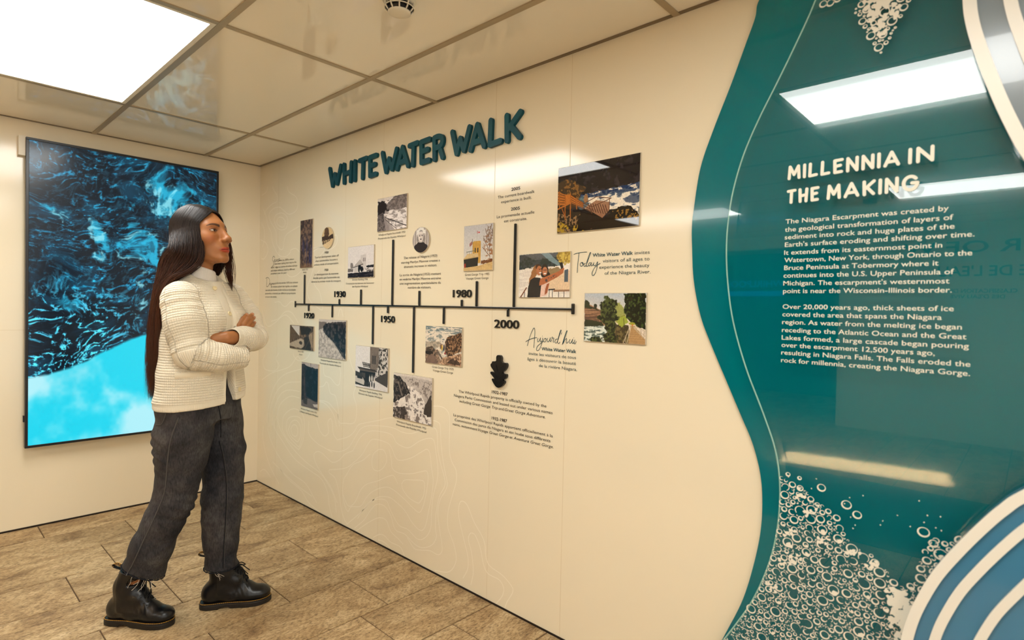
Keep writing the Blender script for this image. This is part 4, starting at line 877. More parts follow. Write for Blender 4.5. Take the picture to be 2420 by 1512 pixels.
# ---------------------------------------------------------------- teal feature panel on the right
teal = empty('teal_feature_panel', (4.2, 0, 0)); tag(teal, 'big teal wave-edged panel with white text and bubbles at the right', 'display panel')
EDGE = [(3.50, 2.247), (3.4454, 2.1969), (3.4346, 2.1473), (3.4116, 2.0847), (3.369, 1.971), (3.3158, 1.8404), (3.2776, 1.7294), (3.2587, 1.5991), (3.2543, 1.5437), (3.2562, 1.4873), (3.2651, 1.3748), (3.2906, 1.2631), (3.3263, 1.1766), (3.3775, 1.0677), (3.4255, .9663), (3.4611, .8906), (3.4853, .8108), (3.4951, .7303), (3.493, .6332), (3.4764, .5298), (3.4485, .4169), (3.4067, .31), (3.345, .17), (3.25, 0.0)]
ACR = [(3.655, 2.245), (3.6071, 2.1234), (3.5894, 2.0806), (3.5516, 2.0011), (3.5102, 1.9182), (3.4658, 1.8321), (3.4284, 1.7452), (3.4026, 1.6574), (3.3885, 1.5749), (3.3823, 1.4756), (3.3891, 1.3653), (3.4092, 1.2454), (3.4498, 1.1139), (3.5022, .9874), (3.538, .8899), (3.553, .8005), (3.5535, .7034), (3.5424, .6111), (3.5194, .5222), (3.4849, .4309), (3.4442, .3529), (3.408, .2894), (3.34, .17), (3.24, .02)]
XR = 5.6
M['teal'] = mat('teal_board', rgb(0, 100, 108), .1, .3, coat=.35, coat_rough=.015)
pts = [tuple(p) for p in spline(EDGE, 6)]
poly = [(x-4.2, z) for x, z in pts]+[(XR-4.2, .0), (XR-4.2, 2.245)]
MB().prism(poly[::-1], 1, -.012, 0).build('teal_board', M['teal'], teal)
# thin clear sheet on stand-offs: transparent with a Fresnel reflection on each face
m = bpy.data.materials.new('clear_acrylic_sheet'); m.use_nodes = True
n, l = m.node_tree.nodes, m.node_tree.links
n.clear()
out = n.new('ShaderNodeOutputMaterial'); mx = n.new('ShaderNodeMixShader'); fr = n.new('ShaderNodeFresnel'); tr = n.new('ShaderNodeBsdfTransparent'); gl = n.new('ShaderNodeBsdfGlossy')
fr.inputs['IOR'].default_value = 1.62; tr.inputs['Color'].default_value = (.97, .99, .985, 1); gl.inputs['Roughness'].default_value = .004
ge = n.new('ShaderNodeNewGeometry'); mu = n.new('ShaderNodeMath'); mu.operation = 'MULTIPLY_ADD'; mu.inputs[1].default_value = -1.0; mu.inputs[2].default_value = 1.0
l.new(ge.outputs['Backfacing'], mu.inputs[0])
m2_ = n.new('ShaderNodeMath'); m2_.operation = 'MULTIPLY'; l.new(fr.outputs[0], m2_.inputs[0]); l.new(mu.outputs[0], m2_.inputs[1])
l.new(m2_.outputs[0], mx.inputs[0]); l.new(tr.outputs[0], mx.inputs[1]); l.new(gl.outputs[0], mx.inputs[2]); l.new(mx.outputs[0], out.inputs[0])
M['acrylic'] = m
pts2 = [tuple(p) for p in spline(ACR, 6)]
poly2 = [(x-4.2, z) for x, z in pts2]+[(XR-4.2, .02), (XR-4.2, 2.245)]
MB().prism(poly2[::-1], 1, -.050, -.044).build('acrylic_sheet', M['acrylic'], teal)
# polished edge of the sheet catches the light
M['edge'] = mat('acrylic_polished_edge', rgb(150, 190, 176), .2, .5)
mb = MB()
mb.tube([(x-4.2, -.047, z) for x, z in pts2], .0022, 6)
mb.build('polished_edge', M['edge'], teal, True)
mb = MB()
TT = [(3.549, 3.912, 1.5244, "The Niagara Escarpment was created by"), (3.548, 3.921, 1.5022, "the geological transformation of layers of"), (3.548, 3.924, 1.481, "sediment into rock and huge plates of the"), (3.549, 3.961, 1.46, "Earth's surface eroding and shifting over time."), (3.548, 3.902, 1.438, "It extends from its easternmost point in"), (3.549, 3.958, 1.4168, "Watertown, New York, through Ontario to the"), (3.549, 3.896, 1.3955, "Bruce Peninsula at Tobermory where it"), (3.548, 3.926, 1.3742, "continues into the U.S. Upper Peninsula of"), (3.548, 3.918, 1.3525, "Michigan. The escarpment's westernmost"), (3.548, 3.923, 1.331, "point is near the Wisconsin-Illinois border."),
      (3.548, 3.928, 1.2872, "Over 20,000 years ago, thick sheets of ice"), (3.548, 3.906, 1.266, "covered the area that spans the Niagara"), (3.548, 3.944, 1.2445, "region. As water from the melting ice began"), (3.548, 3.953, 1.2222, "receding to the Atlantic Ocean and the Great"), (3.548, 3.958, 1.2008, "Lakes formed, a large cascade began pouring"), (3.548, 3.895, 1.1802, "over the escarpment 12,500 years ago,"), (3.548, 3.962, 1.159, "resulting in Niagara Falls. The Falls eroded the"), (3.548, 3.962, 1.1375, "rock for millennia, creating the Niagara Gorge.")]
for part in (TT[:10], TT[10:]):
    mb = MB()
    for a, b, z, s in part:
        wall_line(mb, a-4.2, b-4.2, z, s, .0122, .004, -.0506)
    mb.build('paragraph', M['white_text'], teal)
mb = MB()
GL.update({'M': [(0, 0, .08, 1), (.08, 1, .5, .3), (.5, .3, .92, 1), (.92, 1, 1, 0)], 'N': [(0, 0, 0, 1), (0, 1, 1, 0), (1, 0, 1, 1)]})
def head_line(word, x0, x1, z0, z1, w, adv):
    x = 0; seq = []
    for ch in word:
        if ch == ' ': x += adv[' ']; continue
        seq.append((ch, x, x+adv[ch])); x += adv[ch]+adv['gap']
    tot = x-adv['gap']; k = (x1-x0)/tot
    for ch, a, b in seq:
        A, B = x0+a*k-4.2, x0+b*k-4.2
        if ch == 'G':
            X, Z = A+w/2, z0+w/2; sx, sz = B-A-w, z1-z0-w
            q = [(X+sx*(.5+.5*math.cos(t)), Z+sz*(.5+.5*math.sin(t))) for t in np.linspace(math.radians(42), math.radians(360), 22)]+[(X+sx*.62, Z+sz*.5)]
            for c0, c1 in zip(q[:-1], q[1:]): stroke(mb, c0, c1, w)
        elif ch == 'I': stroke(mb, ((A+B)/2, z0+w/2), ((A+B)/2, z1-w/2), w)
        else: glyph(mb, ch, A, B, z0, z1, w, -.0526, -.0504)
def stroke(mb, a, b, w):
    a = np.array(a); b = np.array(b); ang = math.atan2(*(b-a)[::-1]); n = 7
    p = [tuple(b+w/2*np.array([math.cos(ang-math.pi/2+math.pi*k/n), math.sin(ang-math.pi/2+math.pi*k/n)])) for k in range(n+1)]
    p += [tuple(a+w/2*np.array([math.cos(ang+math.pi/2+math.pi*k/n), math.sin(ang+math.pi/2+math.pi*k/n)])) for k in range(n+1)]
    stroke.k = (stroke.k+1) % 9
    mb.prism(p, 1, -.0526-.00004*stroke.k, -.0504)
stroke.k = 0
ADV = {'M': 1.0, 'I': .22, 'L': .72, 'E': .74, 'N': .86, 'A': 1.06, 'T': .84, 'H': .84, 'K': .86, 'G': 1.05, ' ': .42, 'gap': .18}
for words in ((('MILLENNIA', 3.5515, 3.813, 1.645, 1.6848), ('IN', 3.8285, 3.881, 1.645, 1.6848)), (('THE', 3.5505, 3.633, 1.5785, 1.6188), ('MAKING', 3.651, 3.8535, 1.5785, 1.6188))):
    mb = MB()
    for w_, a, b, c0, c1 in words: head_line(w_, a, b, c0, c1, .0078, ADV)
    mb.build('heading_line', M['white_text'], teal)

# bubbles printed on the sheet
rb = np.random.RandomState(11)
def inside(poly, x, z):
    ins = False; n = len(poly)
    for i in range(n):
        x1, y1 = poly[i]; x2, y2 = poly[(i+1) % n]
        if (y1 > z) != (y2 > z) and x < (x2-x1)*(z-y1)/(y2-y1)+x1: ins = not ins
    return ins
mb = MB()
def ring(x, z, r, t, ph, full=1.0):
    k = 14 if r > .006 else 9; n_ = int(k*full); V = []
    if full >= 1: n_ = k
    for i in range(n_+1):
        a = ph+2*math.pi*full*i/n_
        tt = t*(.55+.9*(.5+.5*math.cos(a-4.2)))*(1 if full >= 1 else .35+.65*math.sin(math.pi*i/n_))
        V.append((x-4.2+r*math.cos(a), -.0506, z+.94*r*math.sin(a))); V.append((x-4.2+(r-tt)*math.cos(a), -.0506, z+.94*(r-tt)*math.sin(a)))
    mb.add(V, [(2*i, 2*i+1, 2*i+3, 2*i+2) for i in range(n_)])
def blob(x, z, r):
    n_ = 9; V = []; blob.k = (blob.k+1) % 120
    for i in range(n_):
        a = 2*math.pi*i/n_; q = r*(.6+.7*rb.rand()); V.append((x-4.2+q*math.cos(a), -.0506-blob.k*3e-6, z+q*math.sin(a)))
    mb.add(V, [tuple(range(n_))])
blob.k = 0
FOAM = [(3.556, .815), (3.60, .803), (3.66, .762), (3.70, .745), (3.715, .70), (3.74, .672), (3.785, .662), (3.82, .625), (3.855, .60), (3.875, .64), (3.885, .70), (3.90, .742), (3.945, .742), (3.99, .735), (4.06, .72), (4.06, .30), (3.2, .12), (3.40, .28), (3.50, .47), (3.545, .62), (3.556, .74)]
cells = {}
def place(x, z, r):
    g = .012; R = int(.03/g)+1; i, j = int(x/g), int(z/g)
    for a in range(i-R, i+R+1):
        for b in range(j-R, j+R+1):
            for (qx, qz, qr) in cells.get((a, b), ()):
                if (qx-x)**2+(qz-z)**2 < (qr+r)**2: return False
    cells.setdefault((i, j), []).append((x, z, r)); return True
edge_p = [tuple(p) for p in pts2]
ez = np.array([p[1] for p in edge_p])[::-1]; ex = np.array([p[0] for p in edge_p])[::-1]
def dense(x, z): return math.exp(-(((x-3.855)/.040)**2+((z-.53+.8*(x-3.855))/.075)**2))
for tries, lo, hi_ in ((700, .0095, .0145), (6000, .0065, .0095), (16000, .0042, .0065), (26000, .0022, .0042)):
    for _ in range(tries):
        x = 3.38+.64*rb.rand(); z = .2+.64*rb.rand(); r = lo+(hi_-lo)*rb.rand()
        if z < .5 and r > .0062 and rb.rand() < .75*(1-(z-.2)/.35): r *= .6
        if x-r*.6 < np.interp(z, ez, ex): continue
        if not inside(FOAM, x, z): continue
        if place(x, z, r):
            ring(x, z, r, .0030 if r > .0065 else .0022, rb.rand()*6.28, 1.0 if r > .005 and rb.rand() < .62 else .72)
            if rb.rand() < .10: blob(x+r*.3, z-r*.5, r*.55)
for _ in range(270):
    x = 3.855+.05*rb.randn(); z = .53-.8*(x-3.855)+.06*rb.randn()
    d = dense(x, z)
    if d > .25+.3*rb.rand() and inside(FOAM, x, z): blob(x, z, .004+.005*d)
for x, z in ((3.60, .77), (3.635, .735), (3.585, .66), (3.66, .66), (3.565, .58), (3.74, .655), (3.78, .64), (3.54, .5), (3.6, .6)):
    for _ in range(7): blob(x+.008*rb.randn(), z+.007*rb.randn(), .0045)
for _ in range(30): blob(3.57+.35*rb.rand(), .80+.03*rb.randn()-.1*rb.rand(), .0016)
for x, z, r in ((3.605, .822, .006), (3.66, .808, .011), (3.72, .777, .0125), (3.745, .757, .011), (3.885, .752, .013), (3.905, .73, .01), (3.955, .752, .0115), (3.575, .826, .0065)): ring(x, z, r, .003, 1)
# cluster under the ceiling
for tries, lo, hi_ in ((120, .009, .0125), (600, .005, .008), (2500, .0025, .005)):
    for _ in range(tries):
        x = 3.76+.05*rb.randn(); z = 2.05+.06*rb.randn(); r = lo+(hi_-lo)*rb.rand()
        if abs(x-3.765+.0*(z-2))/.062+abs(z-2.06)/.13 > 1: continue
        if place(x, z, r): ring(x, z, r, .0028, rb.rand()*6)
for _ in range(130):
    x = 3.765+.020*rb.randn(); z = 2.06+.045*rb.randn()
    if abs(x-3.765)/.05+abs(z-2.06)/.1 < 1: blob(x, z, .0062)
for x, z in ((3.628, 2.105), (3.645, 2.102), (3.662, 2.107)): ring(x, z, .010, .003, 2)
mb.build('bubble_print', M['white_text'], teal)

# ---------------------------------------------------------------- raised wave ornaments with white rims
M['wave_white'] = mat('wave_rim_white', rgb(232, 226, 212), .3, .5)
M['wave_blue'] = mat('wave_board_blue', rgb(60, 118, 150), .16, .5, coat=.5, coat_rough=.03)
M['wave_blue_lit'] = mat('wave_board_blue_lit', rgb(120, 132, 140), .16, .5, coat=.5, coat_rough=.03)  # same blue board, with the reflected ceiling light put into its colour
M['wave_side'] = mat('wave_teal_side', rgb(0, 62, 76), .3, .5)
def band(mb, a, b, y0, y1):
    """slab between two polylines a and b of wall points"""
    A = np.array(a, float); B = np.array(b, float)
    n_ = max(len(A), len(B))
    def rs(P):
        t = np.linspace(0, 1, len(P)); q = np.linspace(0, 1, n_); return np.stack([np.interp(q, t, P[:, k]) for k in (0, 1)], 1)
    A, B = rs(A), rs(B)
    V = [(x, y, z) for P in (A, B) for x, z in P for y in (y0, y1)]
    f = []
    for i in range(n_-1):
        a0, a1, b0, b1 = 2*i, 2*i+2, 2*n_+2*i, 2*n_+2*i+2
        f += [(a0, a1, b1, b0), (a0+1, b0+1, b1+1, a1+1), (a0, a0+1, a1+1, a1), (b0, b1, b1+1, b0+1)]
    f += [(0, 2*n_, 2*n_+1, 1), (2*n_-2, 2*n_-1, 4*n_-1, 4*n_-2)]
    return mb.add(V, f)
def loc_(pts, o): return [(x-o[0], z-o[1]) for x, z in pts]
def offset(curve, dist):
    P = spline(curve, 8); T = np.gradient(P, axis=0); T /= np.maximum(np.linalg.norm(T, axis=1, keepdims=True), 1e-9)
    return [tuple(q) for q in P+np.stack([T[:, 1], -T[:, 0]], 1)*dist*ORI]
LOWC = [(4.75, 1.20), (4.55, 1.185), (4.38, 1.127), (4.2, 1.023), (4.0616, .9062), (4.0206, .8604), (3.984, .8074), (3.946, .7453), (3.9093, .678), (3.8826, .6121), (3.8638, .5512), (3.8516, .482), (3.842, .38), (3.84, .22), (3.84, .03)]
TOPC = [(3.93, 2.24), (3.925, 2.1), (3.9276, 1.994), (3.9347, 1.935), (3.9496, 1.873), (3.9739, 1.7913), (4.0049, 1.7006), (4.0421, 1.6125), (4.12, 1.47), (4.23, 1.36), (4.4, 1.28), (4.75, 1.24)]
def fam(curve, pairs): return [(offset(curve, a), offset(curve, b)) for a, b in pairs]
ORI = -1; LOW = dict(o=(4.5, .9), outer=LOWC, rims=fam(LOWC, ((0, .0225), (.050, .0695), (.120, .138), (.189, .207))))
ORI = -1; TOP = dict(o=(4.5, 1.9), outer=TOPC, rims=fam(TOPC, ((0, .0245), (.068, .0905), (.136, .158))))
for D, name, face, lab in ((LOW, 'wave_ornament', 'wave_blue', 'blue wave ornament with white curved rims at the lower right corner'), (TOP, 'wave_ornament', 'wave_blue_lit', 'wave ornament with white curved rims at the upper right corner, reflected light painted in as grey blue')):
    o = D['o']; t = empty(name, (o[0], 0, o[1])); tag(t, lab, 'wall ornament', 'wave ornaments over the teal panel')
    outer = [tuple(p) for p in spline(loc_(D['outer'], o), 6)]
    if D is LOW: pl = outer+[(.25, .03-o[1])]
    else: pl = outer+[(.25, 2.24-o[1])]
    ar = sum(pl[i][0]*pl[(i+1) % len(pl)][1]-pl[(i+1) % len(pl)][0]*pl[i][1] for i in range(len(pl)))
    if ar < 0: pl = pl[::-1]
    k = np.array(pl)
    MB().prism(pl, 1, -.086, -.0545).build('board', M[face], t)
    for ra, rb_ in D['rims']:
        band(MB(), loc_(ra, o), loc_(rb_, o), -.094, -.0855).build('rim', M['wave_white'], t)

# ---------------------------------------------------------------- far side of the room, seen mirrored in the teal panel
M['far_ink'] = mat('far_wall_lettering', rgb(60, 84, 84), .6, .3)
M['blue_sign'] = mat('blue_lit_sign', rgb(0, 60, 120), .4, .3, emit=(.0, .16, .55), strength=1.6)
def far_text(body, x0, x1, z0, cap, material, y, mb):
    """a line on a wall facing +y; x0 is the reader's left (larger x)"""
    V, F = text_mesh(body, 1.0, .012)
    a, b = V[:, 0].min(), V[:, 0].max()
    P = np.stack([x0+(V[:, 0]-a)/(b-a)*(x1-x0), np.full(len(V), y), z0+V[:, 1]*cap/CAP], 1)
    mb.add(P.tolist(), F)
def far_line(name, body, x0, x1, z0, cap, lab):
    """a line of separate words; x0 is the reader's left"""
    t = empty(name, (x0, YB, z0)); tag(t, lab, 'wall text', 'lettering on the back wall')
    V, F = text_mesh(body, 1.0, .012); W0, W1 = V[:, 0].min(), V[:, 0].max()
    k = (x1-x0)/(W1-W0); pos = 0
    for wd in body.split(' '):
        end_ = text_mesh(body[:pos+len(wd)], 1.0, .012)[0][:, 0].max()
        v = text_mesh(wd, 1.0, .012)[0]; w = v[:, 0].max()-v[:, 0].min()
        mb = MB(); far_text(wd, x0+k*(end_-w-W0), x0+k*(end_-W0), z0, cap, None, YB+.001, mb)
        o = mb.build('word', M['far_ink'], t); o.data.transform(Matrix.Translation((-x0, -YB, -z0)))
        pos += len(wd)+1
far_line('wall_heading', 'R OF W', 3.93, 2.98, 1.945, .115, 'large teal grey lettering on the back wall, upper line, mirrored in the teal panel')
far_line('wall_heading', "E DE L'EAU", 3.99, 3.29, 1.705, .10, 'large teal grey lettering on the back wall, second line, mirrored in the teal panel')
far_line('wall_caption', 'CLASSIFICATION DES', 3.92, 3.37, 1.535, .038, 'small lettering on the back wall, upper line under the big words')
far_line('wall_caption', "DES D'EAU VIVE", 3.83, 3.40, 1.478, .036, 'small lettering on the back wall, lower line under the big words')
yb = YB-2.499
mb = MB(); far_text('WHIRLPOOL', 1.0, .03, 1.735, .105, None, yb+.004, mb)
t = empty('lit_sign', (.5, yb, 1.65)); tag(t, 'blue lit sign in the dark passage, mirrored beside the white text', 'sign')
o = mb.build('lettering', M['blue_sign'], t); o.data.transform(Matrix.Translation(-t.location))
MB().box(-.5, .5, 0, .012, -.07, .015).build('bar', M['blue_sign'], t)
# added further back: dark sheet to dim the mirrored floor, lamp for its bright patch
M['dimming_sheet'] = mat('dark_dimming_sheet', rgb(34, 52, 54), .95, .1)
noise_bump(M['dimming_sheet'], 160, .5, .003, 3)
tag(bevel(MB().box(1.2, 5.6, -3.42, -2.02, .0, .006).build('dimming_sheet', M['dimming_sheet']), .002), 'dark sheet added on the floor behind the camera to dim the reflection', 'dimming_sheet')
t = empty('added_lamp', (3.02, -3.86, H)); tag(t, 'lamp added at the ceiling to make the bright floor patch in the reflection', 'added_lamp')
MB().lathe([(.05, 0), (.05, -.03), (.046, -.034)], (0, 0, 0), 24).build('housing', M['tvframe'], t, True)
ld = bpy.data.lights.new('lamp', 'AREA'); ld.shape = 'RECTANGLE'; ld.size = 1.12; ld.size_y = .36; ld.spread = math.radians(3); ld.energy = 620; ld.color = (1, .95, .84)
lo_ = bpy.data.objects.new('lamp', ld); COL.objects.link(lo_); lo_.parent = t; lo_.location = (0, 0, -.05); lo_.rotation_euler = (0, 0, -.16)
# ================================================================ the visitor
# Own frame: u to her front side along the wall, v towards the middle of the room, z up (metres).
person = empty('person', (1.5598, -.9422, 0), math.atan2(.95418, .29923))
tag(person, 'long-haired woman in cream knit cardigan, dark jeans and black boots standing with arms crossed', 'person')
V3 = lambda *a: np.array(a, dtype=np.float64)

# ---- distance-field modelling: blocks far from a primitive skip it
class Ctx: c = None; r = 0.0
BIG = 1.0
def far(c, rad, k=.03):
    return Ctx.c is not None and np.linalg.norm(Ctx.c-c)-rad-Ctx.r > k
def cap(P, a, b, ra, rb):
    a = np.asarray(a, float); b = np.asarray(b, float)
    if far((a+b)/2, np.linalg.norm(b-a)/2+max(ra, rb)): return None
    ba = b-a; pa = P-a
    t = np.clip(pa@ba/max(ba@ba, 1e-12), 0, 1)
    return np.linalg.norm(pa-t[:, None]*ba, axis=1)-(ra+(rb-ra)*t)
def ell(P, c, r, R=None):
    c = np.asarray(c, float); r = np.asarray(r, float)
    if far(c, r.max()): return None
    q = P-c
    if R is not None: q = q@R.T
    k0 = np.linalg.norm(q/r, axis=1); k1 = np.linalg.norm(q/(r*r), axis=1)
    return k0*(k0-1)/np.maximum(k1, 1e-9)
def smin(a, b, k):
    if a is None: return b
    if b is None: return a
    h = np.clip(.5+.5*(b-a)/k, 0, 1)
    return b+(a-b)*h-k*h*(1-h)
def smax(a, b, k): return -smin(-a, -b, k)
def cut(a, b, k):
    """a without b"""
    return a if (a is None or b is None) else smax(a, -b, k)
def chain(P, pts, rs, k=.01):
    d = None
    for i in range(len(pts)-1): d = smin(d, cap(P, pts[i], pts[i+1], rs[i], rs[i+1]), k)
    return d
def field(f):
    def g(P):
        d = f(P)
        return np.full(len(P), BIG) if d is None else d
    return g
CORN = np.array([(i, j, k) for i in (0, 1) for j in (0, 1) for k in (0, 1)])
EDG = [(a, b) for a in range(8) for b in range(a+1, 8) if abs(CORN[a]-CORN[b]).sum() == 1]
def mesh_field(f, lo, hi_, h, B=24, margin=.02):
    """surface nets over blocks; returns vertices (n,3) and quads"""
    lo = np.asarray(lo, float); N = np.ceil((np.asarray(hi_, float)-lo)/h).astype(int)+1
    ids, vs, fs = [], [], []
    D = N+4
    gid = lambda c: (c[:, 0]+1)+D[0]*((c[:, 1]+1)+D[1]*(c[:, 2]+1))
    rad = h*(B+3)*math.sqrt(3)/2
    for bx in range(0, N[0], B):
        for by in range(0, N[1], B):
            for bz in range(0, N[2], B):
                b0 = np.array((bx, by, bz)); c = lo+(b0+B/2)*h
                Ctx.c, Ctx.r = c, rad
                if abs(f(c[None])[0]) > rad+margin: continue
                n = B+3
                I = np.stack(np.meshgrid(*[np.arange(n)]*3, indexing='ij'), -1).reshape(-1, 3)+b0-1
                v = f(lo+I*h).reshape(n, n, n)
                s = v < 0
                if s.all() or not s.any(): continue
                S8 = np.stack([s[a:n-1+a, b:n-1+b, d:n-1+d] for a, b, d in CORN], -1)
                act = S8.any(-1) & ~S8.all(-1)
                ci = np.argwhere(act)
                val = np.stack([v[ci[:, 0]+a, ci[:, 1]+b, ci[:, 2]+d] for a, b, d in CORN], -1)
                acc = np.zeros((len(ci), 3)); cnt = np.zeros(len(ci))
                for a, b in EDG:
                    va, vb = val[:, a], val[:, b]; m = (va < 0) != (vb < 0)
                    t = va/np.where(m, va-vb, 1)
                    p = CORN[a]+(CORN[b]-CORN[a])*t[:, None]
                    acc[m] += p[m]; cnt[m] += 1
                ids.append(gid(ci+b0-1)); vs.append(lo+(ci+b0-1+acc/cnt[:, None])*h)
                for ax in range(3):
                    o1, o2 = (ax+1) % 3, (ax+2) % 3
                    sl0 = [slice(1, B+1)]*3; sl1 = list(sl0); sl1[ax] = slice(2, B+2)
                    A = s[tuple(sl0)]; Bq = s[tuple(sl1)]
                    e = np.argwhere(A != Bq)
                    if not len(e): continue
                    inn = A[e[:, 0], e[:, 1], e[:, 2]]
                    e = e+1
                    q = []
                    for d1, d2 in ((-1, -1), (0, -1), (0, 0), (-1, 0)):
                        cc = e.copy(); cc[:, o1] += d1; cc[:, o2] += d2
                        q.append(gid(cc+b0-1))
                    q = np.stack(q, 1)
                    q[~inn] = q[~inn][:, ::-1]
                    fs.append(q)
    Ctx.c, Ctx.r = None, 0.0
    ids = np.concatenate(ids); vs = np.concatenate(vs); fs = np.concatenate(fs)
    u, first = np.unique(ids, return_index=True)
    vs = vs[first]; fs = np.searchsorted(u, fs)
    return vs, fs
def vnormals(v, f):
    n = np.cross(v[f[:, 2]]-v[f[:, 0]], v[f[:, 3]]-v[f[:, 1]])
    N = np.zeros_like(v)
    for k in range(4): np.add.at(N, f[:, k], n)
    return N/np.maximum(np.linalg.norm(N, axis=1, keepdims=True), 1e-12)
def relax(v, f, it=1, w=.5):
    for _ in range(it):
        a = np.zeros_like(v); c = np.zeros(len(v))
        for k in range(4):
            for d in (1, 3):
                np.add.at(a, f[:, k], v[f[:, (k+d) % 4]]); np.add.at(c, f[:, k], 1)
        v = v*(1-w)+w*a/np.maximum(c, 1)[:, None]
    return v
def noise3(P, seed=0):
    rs = np.random.RandomState(seed); T = rs.rand(32, 32, 32)
    i = np.floor(P).astype(int); f = P-i; f = f*f*(3-2*f); r = 0
    for a in (0, 1):
        for b in (0, 1):
            for c in (0, 1):
                w = (f[:, 0] if a else 1-f[:, 0])*(f[:, 1] if b else 1-f[:, 1])*(f[:, 2] if c else 1-f[:, 2])
                r = r+w*T[(i[:, 0]+a) % 32, (i[:, 1]+b) % 32, (i[:, 2]+c) % 32]
    return r
def put(name, v, f, material, parent, attrs=None, smooth=True):
    """u,v,z arrays -> mesh object in the person's frame"""
    w = np.stack([v[:, 0], -v[:, 1], v[:, 2]], 1)
    me = bpy.data.meshes.new(name)
    me.vertices.add(len(w)); me.vertices.foreach_set('co', w.astype(np.float32).ravel())
    f = f[:, ::-1]
    me.loops.add(f.size); me.loops.foreach_set('vertex_index', f.astype(np.int32).ravel())
    me.polygons.add(len(f)); me.polygons.foreach_set('loop_start', np.arange(0, f.size, f.shape[1], dtype=np.int32))
    me.update(); me.validate()
    for k, (typ, arr) in (attrs or {}).items():
        a = me.attributes.new(k, typ, 'POINT')
        arr = np.asarray(arr, dtype=np.float32)
        if typ == 'FLOAT_COLOR':
            arr = np.concatenate([arr, np.ones((len(arr), 1), np.float32)], 1); a.data.foreach_set('color', arr.ravel())
        elif typ == 'FLOAT_VECTOR': a.data.foreach_set('vector', arr.ravel())
        else: a.data.foreach_set('value', arr.ravel())
    return link(name, me, material, parent, smooth)
def flip(pts): return [(p[0], -p[1], p[2]) for p in pts]
EYE = V3(0, 2.634, 1.27)       # the photographer's viewpoint in this frame, used to find which side is seen
def on_surface(f, p, n=90):
    """first point of the field met coming from the room side through p"""
    p = np.asarray(p, float); d = p-EYE; d /= np.linalg.norm(d)
    q = p-d*.25
    for _ in range(n):
        s = f(q[None])[0]
        if s < 4e-4: break
        q = q+d*min(s*.8, .02)
    e = 1e-3
    g = np.array([f((q+e*a)[None])[0]-f((q-e*a)[None])[0] for a in np.eye(3)])
    return q, g/max(np.linalg.norm(g), 1e-9)

from mathutils.bvhtree import BVHTree
class Skin:
    """a finished part, for laying seams and buttons on it"""
    def __init__(s, o):
        s.t = BVHTree.FromPolygons([v.co.copy() for v in o.data.vertices], [tuple(q.vertices) for q in o.data.polygons])
    def hit(s, p):
        d = Vector((p[0]-EYE[0], -(p[1]-EYE[1]), p[2]-EYE[2])).normalized()
        h = s.t.ray_cast(Vector((EYE[0], -EYE[1], EYE[2])), d)
        if h[0] is None: return V3(*p), V3(0, 1, 0)
        return V3(h[0].x, -h[0].y, h[0].z), V3(h[1].x, -h[1].y, h[1].z)
# ---- frames
def ang(a): return V3(math.cos(a), math.sin(a), 0), V3(-math.sin(a), math.cos(a), 0)
F_T, R_T = ang(math.radians(40))           # chest: forward and her right
TC = V3(.047, .0, 0)                       # torso axis
AH, PH = math.radians(42), math.radians(11)
HS = 1.085
F_H = V3(math.cos(AH)*math.cos(PH), math.sin(AH)*math.cos(PH), math.sin(PH))
R_H = V3(-math.sin(AH), math.cos(AH), 0)
U_H = V3(-math.cos(AH)*math.sin(PH), -math.sin(AH)*math.sin(PH), math.cos(PH))
HC = V3(.041, .0, 1.5425)                   # skull centre at eye level
HB = np.stack([F_H, R_H, U_H])             # rows: forward, right, up
def hd(f, l, u): return HC+(F_H*f+R_H*l+U_H*u)*HS

# ---- joints
S_R, E_R, W_R = V3(-.036, .128, 1.285), V3(.008, .180, 1.083), V3(.184, .120, 1.062)
S_L, E_L, W_L = V3(.165, -.118, 1.290), V3(.243, -.035, 1.126), V3(.150, .130, 1.134)
KN_R = V3(.172, .060, 1.150)               # right knuckles on the left upper arm

